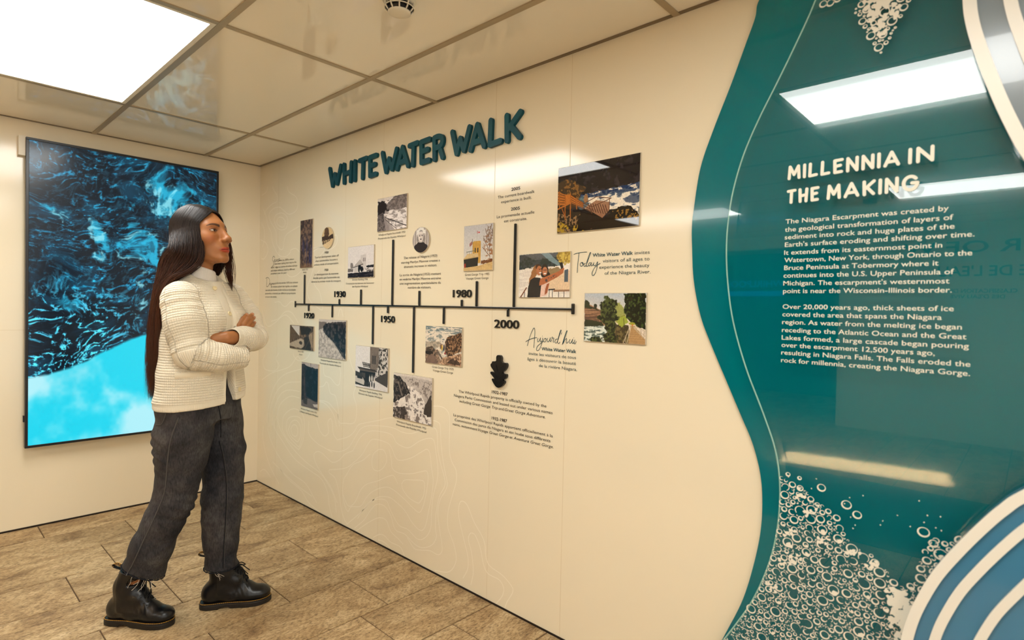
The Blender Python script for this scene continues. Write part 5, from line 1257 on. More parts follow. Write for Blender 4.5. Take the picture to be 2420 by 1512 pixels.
# ---- body: head, neck and hands, joined under the clothes
def head_field(P):
    if far(HC, .17): return None
    Q = (P-HC)@HB.T/HS
    c0, r0 = Ctx.c, Ctx.r
    Ctx.c = None
    d = ell(Q, (-.014, 0, .026), (.094, .073, .083))
    sym = np.stack([Q[:, 0], np.abs(Q[:, 1]), Q[:, 2]], 1)
    d = smin(d, ell(Q, (.030, 0, -.024), (.057, .059, .080)), .03)
    d = smin(d, ell(Q, (.034, 0, -.066), (.048, .043, .040)), .025)
    d = smin(d, cap(sym, (-.002, .047, -.062), (.070, .014, -.101), .016, .013), .022)
    d = smin(d, ell(Q, (.079, 0, -.101), (.0155, .017, .0145)), .016)
    d = smin(d, ell(sym, (.048, .041, -.024), (.030, .021, .022)), .022)
    d = smin(d, ell(Q, (.074, 0, -.063), (.024, .028, .026)), .018)
    d = smin(d, cap(sym, (.079, .006, .020), (.066, .034, .017), .0095, .006), .03)
    # eye sockets
    d = cut(d, ell(sym, (.093, .032, .0015), (.018, .019, .0105)), .012)
    # nose
    n = cap(Q, (.087, 0, .012), (.1090, 0, -.030), .0068, .0094)
    n = smin(n, cap(Q, (.086, 0, -.004), (.0985, 0, -.031), .0100, .0128), .008)
    n = smin(n, ell(Q, (.1115, 0, -.0345), (.0108, .0115, .0098)), .006)
    n = smin(n, ell(sym, (.1030, .0135, -.0385), (.0115, .0070, .0075)), .005)
    n = cut(n, ell(sym, (.1085, .0068, -.0455), (.0058, .0034, .0032)), .0022)
    d = smin(d, n, .010)
    # lips
    up = cap(sym, (.0995, .004, -.0675), (.0900, .0215, -.0722), .0044, .0022)
    lw = cap(sym, (.0980, .003, -.0772), (.0890, .0195, -.0740), .0052, .0024)
    d = smin(d, smin(up, lw, .0015), .0035)
    d = cut(d, cap(sym, (.1055, .0, -.0722), (.0925, .0225, -.0732), .0012, .0010), .002)
    d = cut(d, cap(sym, (.099, 0, -.0875), (.092, .014, -.0875), .004, .003), .008)
    # eyes: ball with lids leaving an almond opening
    ball = ell(sym, (.0703, .0310, .0005), (.0126, .0130, .0122))
    lid = ell(sym, (.0705, .0310, .0005), (.0140, .0150, .0140))
    w = np.clip((sym[:, 1]-.0310)/.0130, -1, 1)
    op_u = .0008+.0038*(1-w*w)+.0010*w; op_l = -.0012-.0030*(1-w*w)+.0010*w
    opening = np.maximum(np.maximum(sym[:, 2]-op_u, op_l-sym[:, 2]), np.abs(sym[:, 1]-.0310)-.0125)
    opening = np.maximum(opening, .070-Q[:, 0])
    lid = smax(lid, -opening, .0012)
    d = smin(d, lid, .004)
    d = np.minimum(d, ball)
    # ears
    e = ell(sym, (-.008, .0745, -.006), (.017, .008, .030)); e = cut(e, ell(sym, (-.003, .084, -.004), (.009, .005, .018)), .003)
    d = smin(d, e, .006)*HS
    Ctx.c, Ctx.r = c0, r0
    return d
NK = [V3(.030, -.004, 1.345), V3(.033, .000, 1.42), V3(.036, .004, 1.475)]
def fingers(P, pts_list, k=.004):
    d = None
    for pts, rs in pts_list: d = smin(d, chain(P, pts, rs, .003), k)
    return d
# right hand: comes up behind the left forearm and lies on the left upper arm
FR = [([(.168, .066, 1.148), (.178, .066, 1.182), (.193, .052, 1.208), (.2085, .034, 1.2245)], [.0098, .0092, .0086, .0074]),
      ([(.182, .062, 1.148), (.196, .062, 1.186), (.213, .048, 1.210), (.2305, .026, 1.2265)], [.0100, .0094, .0088, .0076]),
      ([(.196, .058, 1.148), (.210, .056, 1.180), (.224, .042, 1.199), (.2375, .022, 1.2125)], [.0097, .0091, .0085, .0073]),
      ([(.209, .052, 1.148), (.222, .048, 1.170), (.232, .038, 1.182), (.2405, .024, 1.1915)], [.0088, .0082, .0076, .0066]),
      ([(.160, .080, 1.095), (.150, .072, 1.125), (.152, .062, 1.148)], [.0110, .0100, .0085])]
# left hand: out of the cuff and tucked under the right upper arm
FL = [([(0.074, 0.138, 1.143), (0.048, 0.132, 1.145), (0.020, 0.116, 1.142), (-0.002, 0.102, 1.138)], [.0098, .0092, .0086, .0074]),
      ([(0.072, 0.136, 1.131), (0.042, 0.128, 1.130), (0.012, 0.112, 1.127), (-0.010, 0.098, 1.124)], [.0100, .0094, .0088, .0076]),
      ([(0.073, 0.132, 1.119), (0.046, 0.124, 1.116), (0.018, 0.109, 1.112), (-0.002, 0.097, 1.110)], [.0097, .0091, .0085, .0073]),
      ([(0.076, 0.126, 1.108), (0.052, 0.120, 1.104), (0.030, 0.109, 1.100), (0.014, 0.100, 1.098)], [.0088, .0082, .0076, .0066]),
      ([(0.104, 0.130, 1.150), (0.084, 0.126, 1.158), (0.064, 0.116, 1.160)], [.0110, .0098, .0084])]
def body_field(P):
    d = head_field(P)
    d = smin(d, chain(P, NK, [.052, .0485, .050]), .018)
    d = smin(d, cap(P, hd(-.005, 0, -.055), NK[2], .048, .045), .02)
    d = smin(d, chain(P, [V3(.03, 0, 1.34), V3(.045, 0, 1.15), V3(.045, 0, .92)], [.05, .07, .07]), .02)
    for s, e, w in ((S_R, E_R, W_R), (S_L, E_L, W_L)):
        d = smin(d, chain(P, [V3(.04, 0, 1.31), s, e, w], [.035, .036, .031, .0245]), .012)
    # right wrist, palm, fingers
    d = smin(d, chain(P, [W_R, V3(.183, .100, 1.085), V3(.185, .066, 1.142)], [.0245, .024, .026]), .01)
    d = smin(d, cap(P, (.172, .068, 1.120), (.202, .058, 1.122), .016, .015), .012)
    d = smin(d, fingers(P, FR), .006)
    # left wrist, palm, fingers
    d = smin(d, chain(P, [W_L, V3(.130, .140, 1.134), V3(.084, .137, 1.128)], [.0245, .0235, .0240]), .010)
    d = smin(d, cap(P, (.086, .136, 1.139), (.086, .131, 1.114), .0155, .0150), .012)
    d = smin(d, fingers(P, FL), .006)
    for h_, k_, a_ in ((V3(0, .06, .86), V3(-.05, .055, .47), V3(-.178, -.016, .17)), (V3(.1, -.06, .86), V3(.132, -.03, .48), V3(.133, -.002, .16))):
        d = smin(d, chain(P, [V3(.045, 0, .92), h_, k_, a_], [.05, .04, .031, .026]), .02)
    return d
bf = field(body_field)
bv, bfc = mesh_field(bf, (-.26, -.20, .10), (.32, .24, 1.68), .0019)
bv = relax(bv, bfc, 1, .35)
# colour of skin, lips, brows, eyes
Q = (bv-HC)@HB.T/HS; aq = np.abs(Q[:, 1])
skin = s2l(np.array([160, 104, 60])/255.); col = np.tile(skin, (len(bv), 1))
def tintc(m, rgb_):
    global col
    m = np.clip(m, 0, 1)[:, None]; col = col*(1-m)+s2l(np.array(rgb_)/255.)*m
front = Q[:, 0] > .03
mot = noise3(bv*60, 3); tintc((mot-.5)*.25*(mot > .5), (140, 86, 48))
tintc(front*np.exp(-((aq-.045)/.016)**2-((Q[:, 2]+.03)/.018)**2)*.35, (196, 104, 70))
# brows: arched tapered band
xb = np.clip((aq-.013)/(.050-.013), 0, 1); bz = .0165+.0085*np.sin(np.clip(xb*1.25, 0, 1.25)*math.pi*.62)-.004*xb
bt = .0047*(1-.62*xb**1.6)
tintc(front*(aq > .0125)*(aq < .051)*sst(1.25, .75, np.abs(Q[:, 2]-bz)/bt)*.9, (50, 30, 20))
# lips
lipm = np.maximum(sst(1.25, .8, np.sqrt((aq/.0235)**2+((Q[:, 2]+.0728)/.0092)**2))*(Q[:, 0] > .083), 0)
tintc(lipm*front, (166, 60, 36))
tintc(front*sst(1.3, .6, np.abs(Q[:, 2]+.0725+.0)/.0014)*(aq < .0225)*(Q[:, 0] > .084)*.8, (84, 26, 22))
# eyes
er = np.sqrt((Q[:, 0]-.0700)**2+((aq-.0310)*.95)**2+(Q[:, 2]-.0005)**2)
ee = np.where(Q[:, 1] > 0, 1, 1)
opu = .0008+.0038*(1-np.clip((aq-.0310)/.0130, -1, 1)**2); opl = -.0012-.0030*(1-np.clip((aq-.0310)/.0130, -1, 1)**2)
eyeball = front*(er < .0134)*(Q[:, 0] > .074)*(Q[:, 2] < opu+.0006)*(Q[:, 2] > opl-.0006)*(aq > .0180)*(aq < .0440)
lidm = front*(np.abs(aq-.0310) < .0155)*sst(.0045, .0005, np.abs(Q[:, 2]-opu-.0012))*(Q[:, 0] > .060)
tintc(lidm*.85, (48, 26, 18))
tintc(front*np.exp(-((aq-.034)/.017)**2-((Q[:, 2]-.0075)/.0055)**2)*.5, (112, 62, 38))
tintc(front*(np.abs(aq-.0310) < .014)*sst(.0030, .0005, np.abs(Q[:, 2]-opl+.0008))*(Q[:, 0] > .060)*.55, (92, 50, 32))
tintc(eyeball.astype(float), (190, 180, 168))
gz = V3(.995, 0, .02); gz /= np.linalg.norm(gz)      # gaze, a little to her right of straight on
irc = np.sqrt((Q[:, 1]-np.sign(Q[:, 1])*(.0310-.0022))**2+(Q[:, 2]-.0008)**2)
tintc(eyeball*sst(.0068, .0056, irc), (44, 24, 14)); tintc(eyeball*sst(.0036, .0026, irc), (8, 6, 6))
# nostrils and nails
tintc(front*np.exp(-((aq-.0068)/.0035)**2-((Q[:, 2]+.0455)/.0028)**2-((Q[:, 0]-.1085)/.006)**2)*.8, (70, 34, 20))
for pts, rs in FR[:4]:
    t = V3(*pts[-1]); p2 = V3(*pts[-2]); ax = (t-p2)/np.linalg.norm(t-p2)
    r = bv-t; al = r@ax; out_ = V3(-.05, .93, .3); sd = r@out_
    tintc((al > -.006)*(al < .0075)*(sd > .0035)*(np.linalg.norm(r-al[:, None]*ax, axis=1) < .011)*.7, (206, 150, 118))
M['skin'] = mat('skin', (.4, .2, .1), .46, .4, sss=.08)
attr_color(M['skin'])
noise_bump(M['skin'], 700, .08, .0006, 2)
body = put('body', bv, bfc, M['skin'], person, {'tint': ('FLOAT_COLOR', col)})
# ---------------------------------------------------------------- white mock-neck top
def shirt_field(P):
    d = chain(P, [V3(.030, -.004, 1.33), V3(.0335, .000, 1.41)], [.075, .0560], .01)
    d = smin(d, chain(P, [V3(.030, -.004, 1.33), V3(.0335, .000, 1.43)], [.0575, .0555], .01), .01)
    d = smin(d, torso(P, -.020), .02)
    if d is None: return None
    top = (P-V3(.088, .03, 1.402))@(V3(.25, -.05, 1)/1.03)
    d = smax(d, top, .004)
    return smax(d, 1.0-P[:, 2], .004)
TZ = np.array([.84, .90, .98, 1.06, 1.14, 1.22, 1.29, 1.335, 1.37])
TW = np.array([.208, .206, .200, .188, .176, .170, .156, .118, .075])      # half width
TF = np.array([.136, .133, .127, .121, .121, .122, .104, .080, .062])      # half depth
TX = np.array([.048, .048, .047, .048, .047, .047, .044, .038, .034])      # axis
def torso(P, grow=0.0):
    if Ctx.c is not None and np.linalg.norm(Ctx.c[:2]-np.array([.047, 0]))-Ctx.r > .26: return None
    z = P[:, 2]
    w = np.interp(z, TZ, TW)+grow; f = np.interp(z, TZ, TF)+grow; cx = np.interp(z, TZ, TX)
    x = (P[:, 0]-cx)*R_T[0]+P[:, 1]*R_T[1]; y = (P[:, 0]-cx)*F_T[0]+P[:, 1]*F_T[1]
    k0 = np.sqrt((x/w)**2+(y/f)**2); k1 = np.sqrt((x/w**2)**2+(y/f**2)**2)
    d = k0*(k0-1)/np.maximum(k1, 1e-6)
    d = np.where(k0 < .3, -np.minimum(w, f)*.7, d)
    return np.maximum(d*.93, (z-1.385))
def txy(P):
    cx = np.interp(P[:, 2], TZ, TX)
    return (P[:, 0]-cx)*R_T[0]+P[:, 1]*R_T[1], (P[:, 0]-cx)*F_T[0]+P[:, 1]*F_T[1]
M['jersey'] = mat('white_jersey', rgb(226, 218, 208), .8, .2)
sf = field(shirt_field)
v_, f_ = mesh_field(sf, (-.2, -.2, .98), (.3, .24, 1.46), .004)
v_ = relax(v_, f_, 2)
ca = np.arctan2(v_[:, 1], v_[:, 0]-.033)
n_, l_, p_ = nt(M['jersey'])
at_ = n_.new('ShaderNodeAttribute'); at_.attribute_name = 'rib'
wv_ = n_.new('ShaderNodeMath'); wv_.operation = 'SINE'; l_.new(at_.outputs['Fac'], wv_.inputs[0])
bp_ = n_.new('ShaderNodeBump'); bp_.inputs['Strength'].default_value = .35; bp_.inputs['Distance'].default_value = .001
l_.new(wv_.outputs[0], bp_.inputs['Height']); l_.new(bp_.outputs[0], p_.inputs['Normal'])
put('mock_neck_top', v_, f_, M['jersey'], person, {'rib': ('FLOAT', ca*90)})

# ---------------------------------------------------------------- cream knit cardigan
ARM_R = ([S_R+V3(.006, -.008, .004), V3(-.016, .153, 1.19), E_R, V3(.095, .160, 1.060), V3(.196, .122, 1.056)], [.060, .0600, .0545, .0485, .0420])
ARM_L = ([S_L+V3(-.008, .008, .004), V3(.208, -.085, 1.21), E_L, V3(.200, .052, 1.121), V3(.146, .136, 1.134)], [.060, .056, .0535, .0475, .0385])
def seg_field(P, A, i0, i1): return chain(P, A[0][i0:i1+1], A[1][i0:i1+1], .045)
def card_parts(P):
    t = torso(P)
    yoke = chain(P, [S_R+V3(0, 0, -.004), V3(.034, 0, 1.318), S_L+V3(0, 0, -.004)], [.054, .070, .052], .03)
    t = smin(t, yoke, .035)
    for s in (1, -1): t = smin(t, ell(P, TC+F_T*.075+R_T*s*.066+V3(0, 0, 1.19), (.066, .066, .072)), .04)
    return t, seg_field(P, ARM_R, 0, 2), seg_field(P, ARM_R, 2, 4), seg_field(P, ARM_L, 0, 2), seg_field(P, ARM_L, 2, 4)
def card_field(P):
    t, ru, rf, lu, lf = card_parts(P)
    if t is not None:
        x, y = txy(P); z = P[:, 2]
        # hem, front opening below the arms, front edge line, pocket welt
        t = smax(t, .868+.012*np.clip(-x/.2, -1, 1)-z, .004)
        wdt = np.interp(z, [.86, .95, 1.0, 1.035], [.036, .027, .019, .006])
        slot = np.maximum(np.abs(x+.004)-wdt, .06-y); slot = np.maximum(slot, z-1.035)
        t = smax(t, -slot, .004)
        e = np.where((z > 1.03) & (z < 1.35) & (y > 0), np.abs(x+.010-.004*np.sin((z-1.03)*22)), 1.0)
        gap = .0016+.0050*np.exp(-((z-1.165)/.045)**2)
        t = t+np.where(e < .02, np.exp(-(e/gap)**2)*.010*(z < 1.325), 0)
        t = t-.0022*sst(.034, .031, np.abs(x))*(y > 0)
    # sleeve ends: each sleeve cut across and hollowed before they are joined
    def end(q, A):
        if q is None: return None
        a, b = V3(*A[0][3]), V3(*A[0][4]); ax = (b-a)/np.linalg.norm(b-a)
        r = P-b; s = r@ax; rad = np.linalg.norm(r-s[:, None]*ax, axis=1)
        q = smax(q, s-.004, .003)
        return smax(q, -np.maximum(rad-(A[1][4]-.0058), -.05-s), .003)
    rf, lf = end(rf, ARM_R), end(lf, ARM_L)
    du = smin(t, ru, .03); du = smin(du, lu, .03)
    rfu = smin(ru, rf, .045); lfu = smin(lu, lf, .03)
    d = smin(du, rfu, .007); d = smin(d, lfu, .006)
    if d is None: return None
    # neck hole
    c = smin(ell(P, V3(.056, .022, 1.412), (.076, .076, .066)), cap(P, V3(.032, -.002, 1.34), V3(.036, .002, 1.46), .0585, .07), .01)
    d = cut(d, c, .006)
    return d
cf = field(card_field)
v_, f_ = mesh_field(cf, (-.2, -.27, .84), (.36, .30, 1.42), .0042)
v_ = relax(v_, f_, 2, .5)
# knit directions: which part each point belongs to, along it and round it
parts_ = [np.full(len(v_), BIG) if q is None else q for q in card_parts(v_)]
which = np.argmin(np.stack(parts_, 1)+np.array([0, -.004, 0, -.004, 0]), 1)
x_, y_ = txy(v_)
along = v_[:, 2].copy(); around = np.arctan2(x_, y_)*.165; mask = np.ones(len(v_))
mask *= 1-sst(.898, .888, v_[:, 2]+.012*np.clip(x_/.2, -1, 1))*(which == 0)
mask *= 1-(np.abs(x_) < .036)*(y_ > 0)*(which == 0)
nkd = np.linalg.norm((v_-V3(.033, 0, 1.375))*np.array([1, 1, .8]), axis=1)
mask *= 1-(nkd < .082)*(which == 0)
def arm_coords(A, i0, i1, sel):
    L = 0
    best = np.full(len(v_), 9.0); s_ = np.zeros(len(v_)); c_ = np.zeros(len(v_))
    tot = 0
    for i in range(len(A[0])-1):
        a, b = V3(*A[0][i]), V3(*A[0][i+1]); ln = np.linalg.norm(b-a); ax = (b-a)/ln
        t = np.clip((v_-a)@ax/ln, -9 if i == 0 else 0, 9 if i == len(A[0])-2 else 1); q = v_-a-t[:, None]*ln*ax; dd = np.linalg.norm(q, axis=1)
        e1 = np.cross(ax, V3(.3, .2, .93)) if i == 0 else e1-ax*(e1@ax)
        e1 /= np.linalg.norm(e1); e2 = np.cross(ax, e1)
        m = dd < best
        best = np.where(m, dd, best); s_ = np.where(m, tot+t*ln, s_); c_ = np.where(m, np.arctan2(q@e2, q@e1)*.05, c_)
        tot += ln
    along[sel] = s_[sel]; around[sel] = c_[sel]
    return s_, tot
sr, tr_ = arm_coords(ARM_R, 0, 4, (which == 1) | (which == 2)); sl, tl_ = arm_coords(ARM_L, 0, 4, (which == 3) | (which == 4))
mask *= 1-sst(tl_-.030, tl_-.024, sl)*(which == 4)
# folds: soft waves at the elbows, armpits and over the belly
N_ = vnormals(v_, f_)
amp = np.zeros(len(v_))
n1_ = noise3(v_*np.array([9, 9, 16])+3, 5); n2_ = noise3(v_*np.array([22, 22, 34])+8, 6)
amp += .010*(n1_-.5)+.0045*(n2_-.5)
for s_, c0, k in ((sr, .235, 1), (sl, .225, 1)):
    sel = (which > 0)
    amp += np.where(sel & (((which < 3) == (s_ is sr))), .0026*np.exp(-((s_-c0)/.055)**2)*np.sin(s_*2*math.pi/.030+around*14), 0)
for s_, c0 in ((sr, .03), (sl, .03)):
    amp += np.where((which > 0) & (((which < 3) == (s_ is sr))), .0015*np.exp(-((s_-c0)/.05)**2)*np.sin(s_*2*math.pi/.034+around*26), 0)
amp *= np.where(mask > .5, 1, .35)
v_ = v_+N_*amp[:, None]
M['knit'] = mat('cream_waffle_knit', rgb(234, 222, 197), .85, .15)
n_, l_, p_ = nt(M['knit'])
p_.inputs['Sheen Weight'].default_value = .25
at_ = n_.new('ShaderNodeAttribute'); at_.attribute_name = 'knit'
sp_ = n_.new('ShaderNodeSeparateXYZ'); l_.new(at_.outputs['Vector'], sp_.inputs[0])
def mth(op, a, b=None):
    q = n_.new('ShaderNodeMath'); q.operation = op
    for k, s in enumerate((a, b)):
        if s is None: continue
        if hasattr(s, 'node'): l_.new(s, q.inputs[k])
        else: q.inputs[k].default_value = s
    return q.outputs[0]
row = mth('ABSOLUTE', mth('SINE', mth('MULTIPLY', sp_.outputs[0], math.pi/.0098)))
clm = mth('ABSOLUTE', mth('SINE', mth('MULTIPLY', sp_.outputs[1], math.pi/.0066)))
hgt = mth('MULTIPLY', mth('POWER', row, .55), mth('ADD', mth('MULTIPLY', mth('POWER', clm, .6), .55), .45))
rib = mth('MULTIPLY', mth('ABSOLUTE', mth('SINE', mth('MULTIPLY', sp_.outputs[1], math.pi/.0032))), .22)
hh = mth('ADD', mth('MULTIPLY', hgt, sp_.outputs[2]), mth('MULTIPLY', mth('SUBTRACT', 1.0, sp_.outputs[2]), rib))
bp_ = n_.new('ShaderNodeBump'); bp_.inputs['Strength'].default_value = .9; bp_.inputs['Distance'].default_value = .0034
l_.new(hh, bp_.inputs['Height']); l_.new(bp_.outputs[0], p_.inputs['Normal'])
cardigan = put('cardigan', v_, f_, M['knit'], person, {'knit': ('FLOAT_VECTOR', np.stack([along, around, mask], 1))})
CS = Skin(cardigan)
# pocket welt on her right front
q0 = [CS.hit(p)[0] for p in [(-.045+.0395*i, .15+.002*i, .990+.0028*i) for i in range(4)]]
pts = spline(q0, 4); up = V3(0, 0, .011)
V = []; Fq = []
for i, p in enumerate(pts):
    q, g = CS.hit(p); o = g*.0028
    V += [tuple(q+up+o*.4), tuple(q+up*.9+o), tuple(q-up*.9+o), tuple(q-up+o*.2)]
for i in range(len(pts)-1): Fq += [(4*i+k, 4*i+k+1, 4*i+k+5, 4*i+k+4) for k in range(3)]
M['welt'] = mat('cream_pocket_welt', rgb(232, 218, 190), .85, .15); noise_bump(M['welt'], 300, .3, .001, 2)
put('pocket_welt', np.array(V), np.array(Fq), M['welt'], cardigan)
M['button'] = mat('cream_button', rgb(226, 206, 160), .3, .5)
for p in ((.086, .11, 1.3285), (.140, .115, 1.2290), (.181, .07, .9190)):
    q, g = CS.hit(p)
    m = MB(); m.lathe([(.0002, .0030), (.0055, .0030), (.0068, .0040), (.0085, .0042), (.0092, .0026), (.0088, -.002)], (0, 0, 0), 24)
    zq = Vector((0, 0, 1)).rotation_difference(Vector((g[0], -g[1], g[2])))
    o = m.build('button', M['button'], cardigan, True)
    o.data.transform(Matrix.Translation((q[0], -q[1], q[2])) @ zq.to_matrix().to_4x4())

# ---------------------------------------------------------------- black washed jeans
JR = ([V3(-.012, .068, .84), V3(-.013, .068, .75), V3(-.022, .066, .66), V3(-.034, .066, .56), V3(-.050, .064, .49), V3(-.082, .050, .41), V3(-.116, .022, .31), V3(-.151, -.010, .20), V3(-.166, -.018, .15)], [.102, .099, .089, .074, .068, .067, .070, .072, .072])
JL = ([V3(.098, -.058, .84), V3(.122, -.050, .75), V3(.132, -.044, .66), V3(.131, -.038, .56), V3(.131, -.034, .48), V3(.131, -.030, .44), V3(.127, -.020, .36), V3(.123, -.010, .27), V3(.127, -.002, .17), V3(.128, 0, .12)], [.094, .083, .077, .074, .0715, .072, .069, .067, .058, .057])
HEM_R = (V3(-.150, -.010, .206), V3(-.42, .0, -.9)); HEM_L = (V3(.127, 0, .170), V3(.02, 0, -1.0))
def jeans_field(P):
    d = None
    if not far(V3(.05, 0, .92), .24):
        z = P[:, 2]
        w = np.interp(z, [.78, .86, .94, 1.02], [.165, .172, .160, .150]); f = np.interp(z, [.78, .86, .94, 1.02], [.112, .116, .100, .094])
        x = (P[:, 0]-.048)*R_T[0]+P[:, 1]*R_T[1]; y = (P[:, 0]-.048)*F_T[0]+P[:, 1]*F_T[1]
        k0 = np.sqrt((x/w)**2+(y/f)**2); k1 = np.sqrt((x/w**2)**2+(y/f**2)**2)
        d = np.where(k0 < .3, -.07, k0*(k0-1)/np.maximum(k1, 1e-6))
        d = np.maximum(np.maximum(d*.93, z-1.03), .80-z)
    r = chain(P, *JR, .03)
    if r is not None: r = np.where(P[:, 2] < .35, np.maximum(r, (P-HEM_R[0])@(HEM_R[1]/np.linalg.norm(HEM_R[1]))), r)
    l = chain(P, *JL, .03)
    if l is not None: l = np.where(P[:, 2] < .35, np.maximum(l, (P-HEM_L[0])@(HEM_L[1]/np.linalg.norm(HEM_L[1]))), l)
    return smin(smin(r, l, .012), d, .04)
jf = field(jeans_field)
v_, f_ = mesh_field(jf, (-.28, -.22, .10), (.28, .24, 1.04), .0048)
v_ = relax(v_, f_, 2, .5)
N_ = vnormals(v_, f_)
amp = .012*(noise3(v_*np.array([8, 8, 11])+1, 12)-.5)+.006*(noise3(v_*np.array([20, 20, 26])+2, 13)-.5)
# creases behind and below the knees and at the hips
for c, w_, a_, lam, tilt in ((V3(-.02, .06, .47), .07, .0050, .040, .5), (V3(.13, -.03, .43), .06, .0060, .042, -.5), (V3(-.09, .07, .70), .07, .0040, .036, .7), (V3(.0, .1, .80), .06, .0030, .05, -.9), (V3(.13, -.01, .24), .05, .0025, .036, .3), (V3(-.1, .05, .34), .06, .003, .045, -.6)):
    r = v_-c
    amp += a_*np.exp(-(r**2).sum(1)/w_**2)*np.sin(2*math.pi*(r[:, 2]+tilt*r[:, 0])/lam)
edge_ = np.minimum(np.abs((v_-HEM_R[0])@(HEM_R[1]/np.linalg.norm(HEM_R[1]))), np.abs((v_-HEM_L[0])@(HEM_L[1]/np.linalg.norm(HEM_L[1]))))
v_ = v_+N_*(amp*np.where(v_[:, 2] < .3, sst(0, .02, edge_), 1))[:, None]
M['denim'] = mat('black_washed_denim', rgb(48, 47, 50), .8, .25)
n_, l_, p_ = nt(M['denim'])
tc_ = n_.new('ShaderNodeTexCoord')
def nz(scale, det, st=None):
    t = n_.new('ShaderNodeTexNoise'); t.inputs['Scale'].default_value = scale; t.inputs['Detail'].default_value = det; t.inputs['Roughness'].default_value = .65
    s = tc_.outputs['Object']
    if st:
        mp = n_.new('ShaderNodeMapping'); mp.inputs['Scale'].default_value = st; l_.new(s, mp.inputs['Vector']); s = mp.outputs[0]
    l_.new(s, t.inputs['Vector']); return t.outputs['Fac']
def rmp(src, stops):
    r = n_.new('ShaderNodeValToRGB'); e = r.color_ramp.elements
    while len(e) < len(stops): e.new(.5)
    for q, (pos, c) in zip(e, stops): q.position = pos; q.color = (*c, 1)
    l_.new(src, r.inputs['Fac']); return r.outputs['Color']
def mixd(fac, a, b, mode):
    x = n_.new('ShaderNodeMix'); x.data_type = 'RGBA'; x.blend_type = mode; x.inputs['Factor'].default_value = fac
    l_.new(a, x.inputs['A']); l_.new(b, x.inputs['B']); return x.outputs['Result']
wash = rmp(nz(7, 4), [(.38, rgb(38, 38, 43)), (.52, rgb(56, 55, 58)), (.66, rgb(78, 76, 76))])
fib = rmp(nz(260, 3, (1, 1, .22)), [(.35, rgb(150, 150, 150)), (.6, rgb(255, 255, 255))])
l_.new(mixd(.75, wash, fib, 'MULTIPLY'), p_.inputs['Base Color'])
bp_ = n_.new('ShaderNodeBump'); bp_.inputs['Strength'].default_value = .35; bp_.inputs['Distance'].default_value = .0012
l_.new(nz(420, 2), bp_.inputs['Height']); l_.new(bp_.outputs[0], p_.inputs['Normal'])
jeans = put('jeans', v_, f_, M['denim'], person)
JS = Skin(jeans)
M['seam_thread'] = mat('grey_seam', rgb(74, 72, 70), .8, .2)
M['seam_dark'] = mat('dark_seam', rgb(28, 28, 32), .8, .2)
def seam(pts, r, m, lift=.0012, name='seam'):
    P = spline(pts, 5); out = []
    for p in P:
        q, g = JS.hit(p); out.append(q+g*lift)
    MB().tube(flip(out), r, 6).build(name, m, jeans, True)
seam([(-.032, .16, .835), (-.058, .155, .74), (-.067, .145, .65), (-.075, .135, .55), (-.105, .125, .46), (-.145, .11, .36), (-.176, .095, .28), (-.198, .08, .235)], .0022, M['seam_thread'])
seam([(.113, .02, .70), (.127, .02, .63), (.138, .03, .54), (.140, .03, .45), (.137, .035, .36), (.132, .04, .27), (.130, .045, .178)], .0020, M['seam_dark'])
seam([(.116, .02, .70), (.131, .02, .63), (.142, .03, .54), (.144, .03, .45), (.141, .035, .36), (.136, .04, .27), (.134, .045, .178)], .0008, M['seam_thread'])
seam([(-.105, .10, .80), (-.085, .13, .81), (-.072, .14, .85)], .0018, M['seam_thread'])
seam([(.10, .07, .88), (.115, .05, .80), (.118, .03, .72)], .0018, M['seam_dark'])
# raw hems with loose threads
M['fray'] = mat('pale_frayed_thread', rgb(196, 186, 170), .9, .1)
M['raw_hem'] = mat('dark_raw_hem', rgb(30, 31, 36), .9, .1)
for (c, nrm), rad in ((HEM_R, .0735), (HEM_L, .0585)):
    nrm = nrm/np.linalg.norm(nrm); e1 = np.cross(nrm, V3(0, 1, 0)); e1 /= np.linalg.norm(e1); e2 = np.cross(nrm, e1)
    ring_ = []
    for k in range(49):
        a = 2*math.pi*k/48; d_ = e1*math.cos(a)+e2*math.sin(a)
        lo_r, hi_r = .0, .12
        for _ in range(18):
            mid = (lo_r+hi_r)/2
            if jf((c+d_*mid-nrm*.004)[None])[0] < 0: lo_r = mid
            else: hi_r = mid
        ring_.append(c+d_*(lo_r+.0005)+nrm*.001*math.sin(k*1.7))
    MB().tube(flip(ring_), [.0022+.0008*math.sin(k*2.3) for k in range(49)], 6, False).build('raw_hem', M['raw_hem'], jeans, True)
rf_ = random.Random(4)
def thread(mb, p, L):
    pts = [V3(*p)]; d = V3(rf_.uniform(-.25, .35), rf_.uniform(.0, .25), -1)
    for k in range(6):
        d = d+V3(rf_.uniform(-.5, .5), rf_.uniform(-.15, .2), rf_.uniform(-.1, .25)); d /= np.linalg.norm(d)
        pts.append(pts[-1]+d*L/6)
    mb.tube(flip(spline(pts, 3)), .0007, 4)
mb = MB()
for p, L in (((-.180, 0.054, .222), .05), ((-.160, 0.060, .213), .055), ((-.145, 0.061, .206), .045), ((-.134, 0.060, .201), .052), ((-.128, 0.059, .198), .040), ((-.122, 0.058, .196), .05), ((-.155, 0.060, .21), .035)): thread(mb, p, L)
mb.build('loose_threads', M['fray'], jeans)
mb = MB()
for p, L in (((.098, .048, .171), .03), ((.104, .050, .171), .04), ((.108, .052, .171), .035), ((.111, .053, .171), .028)): thread(mb, p, L)
mb.build('loose_threads', M['fray'], jeans)

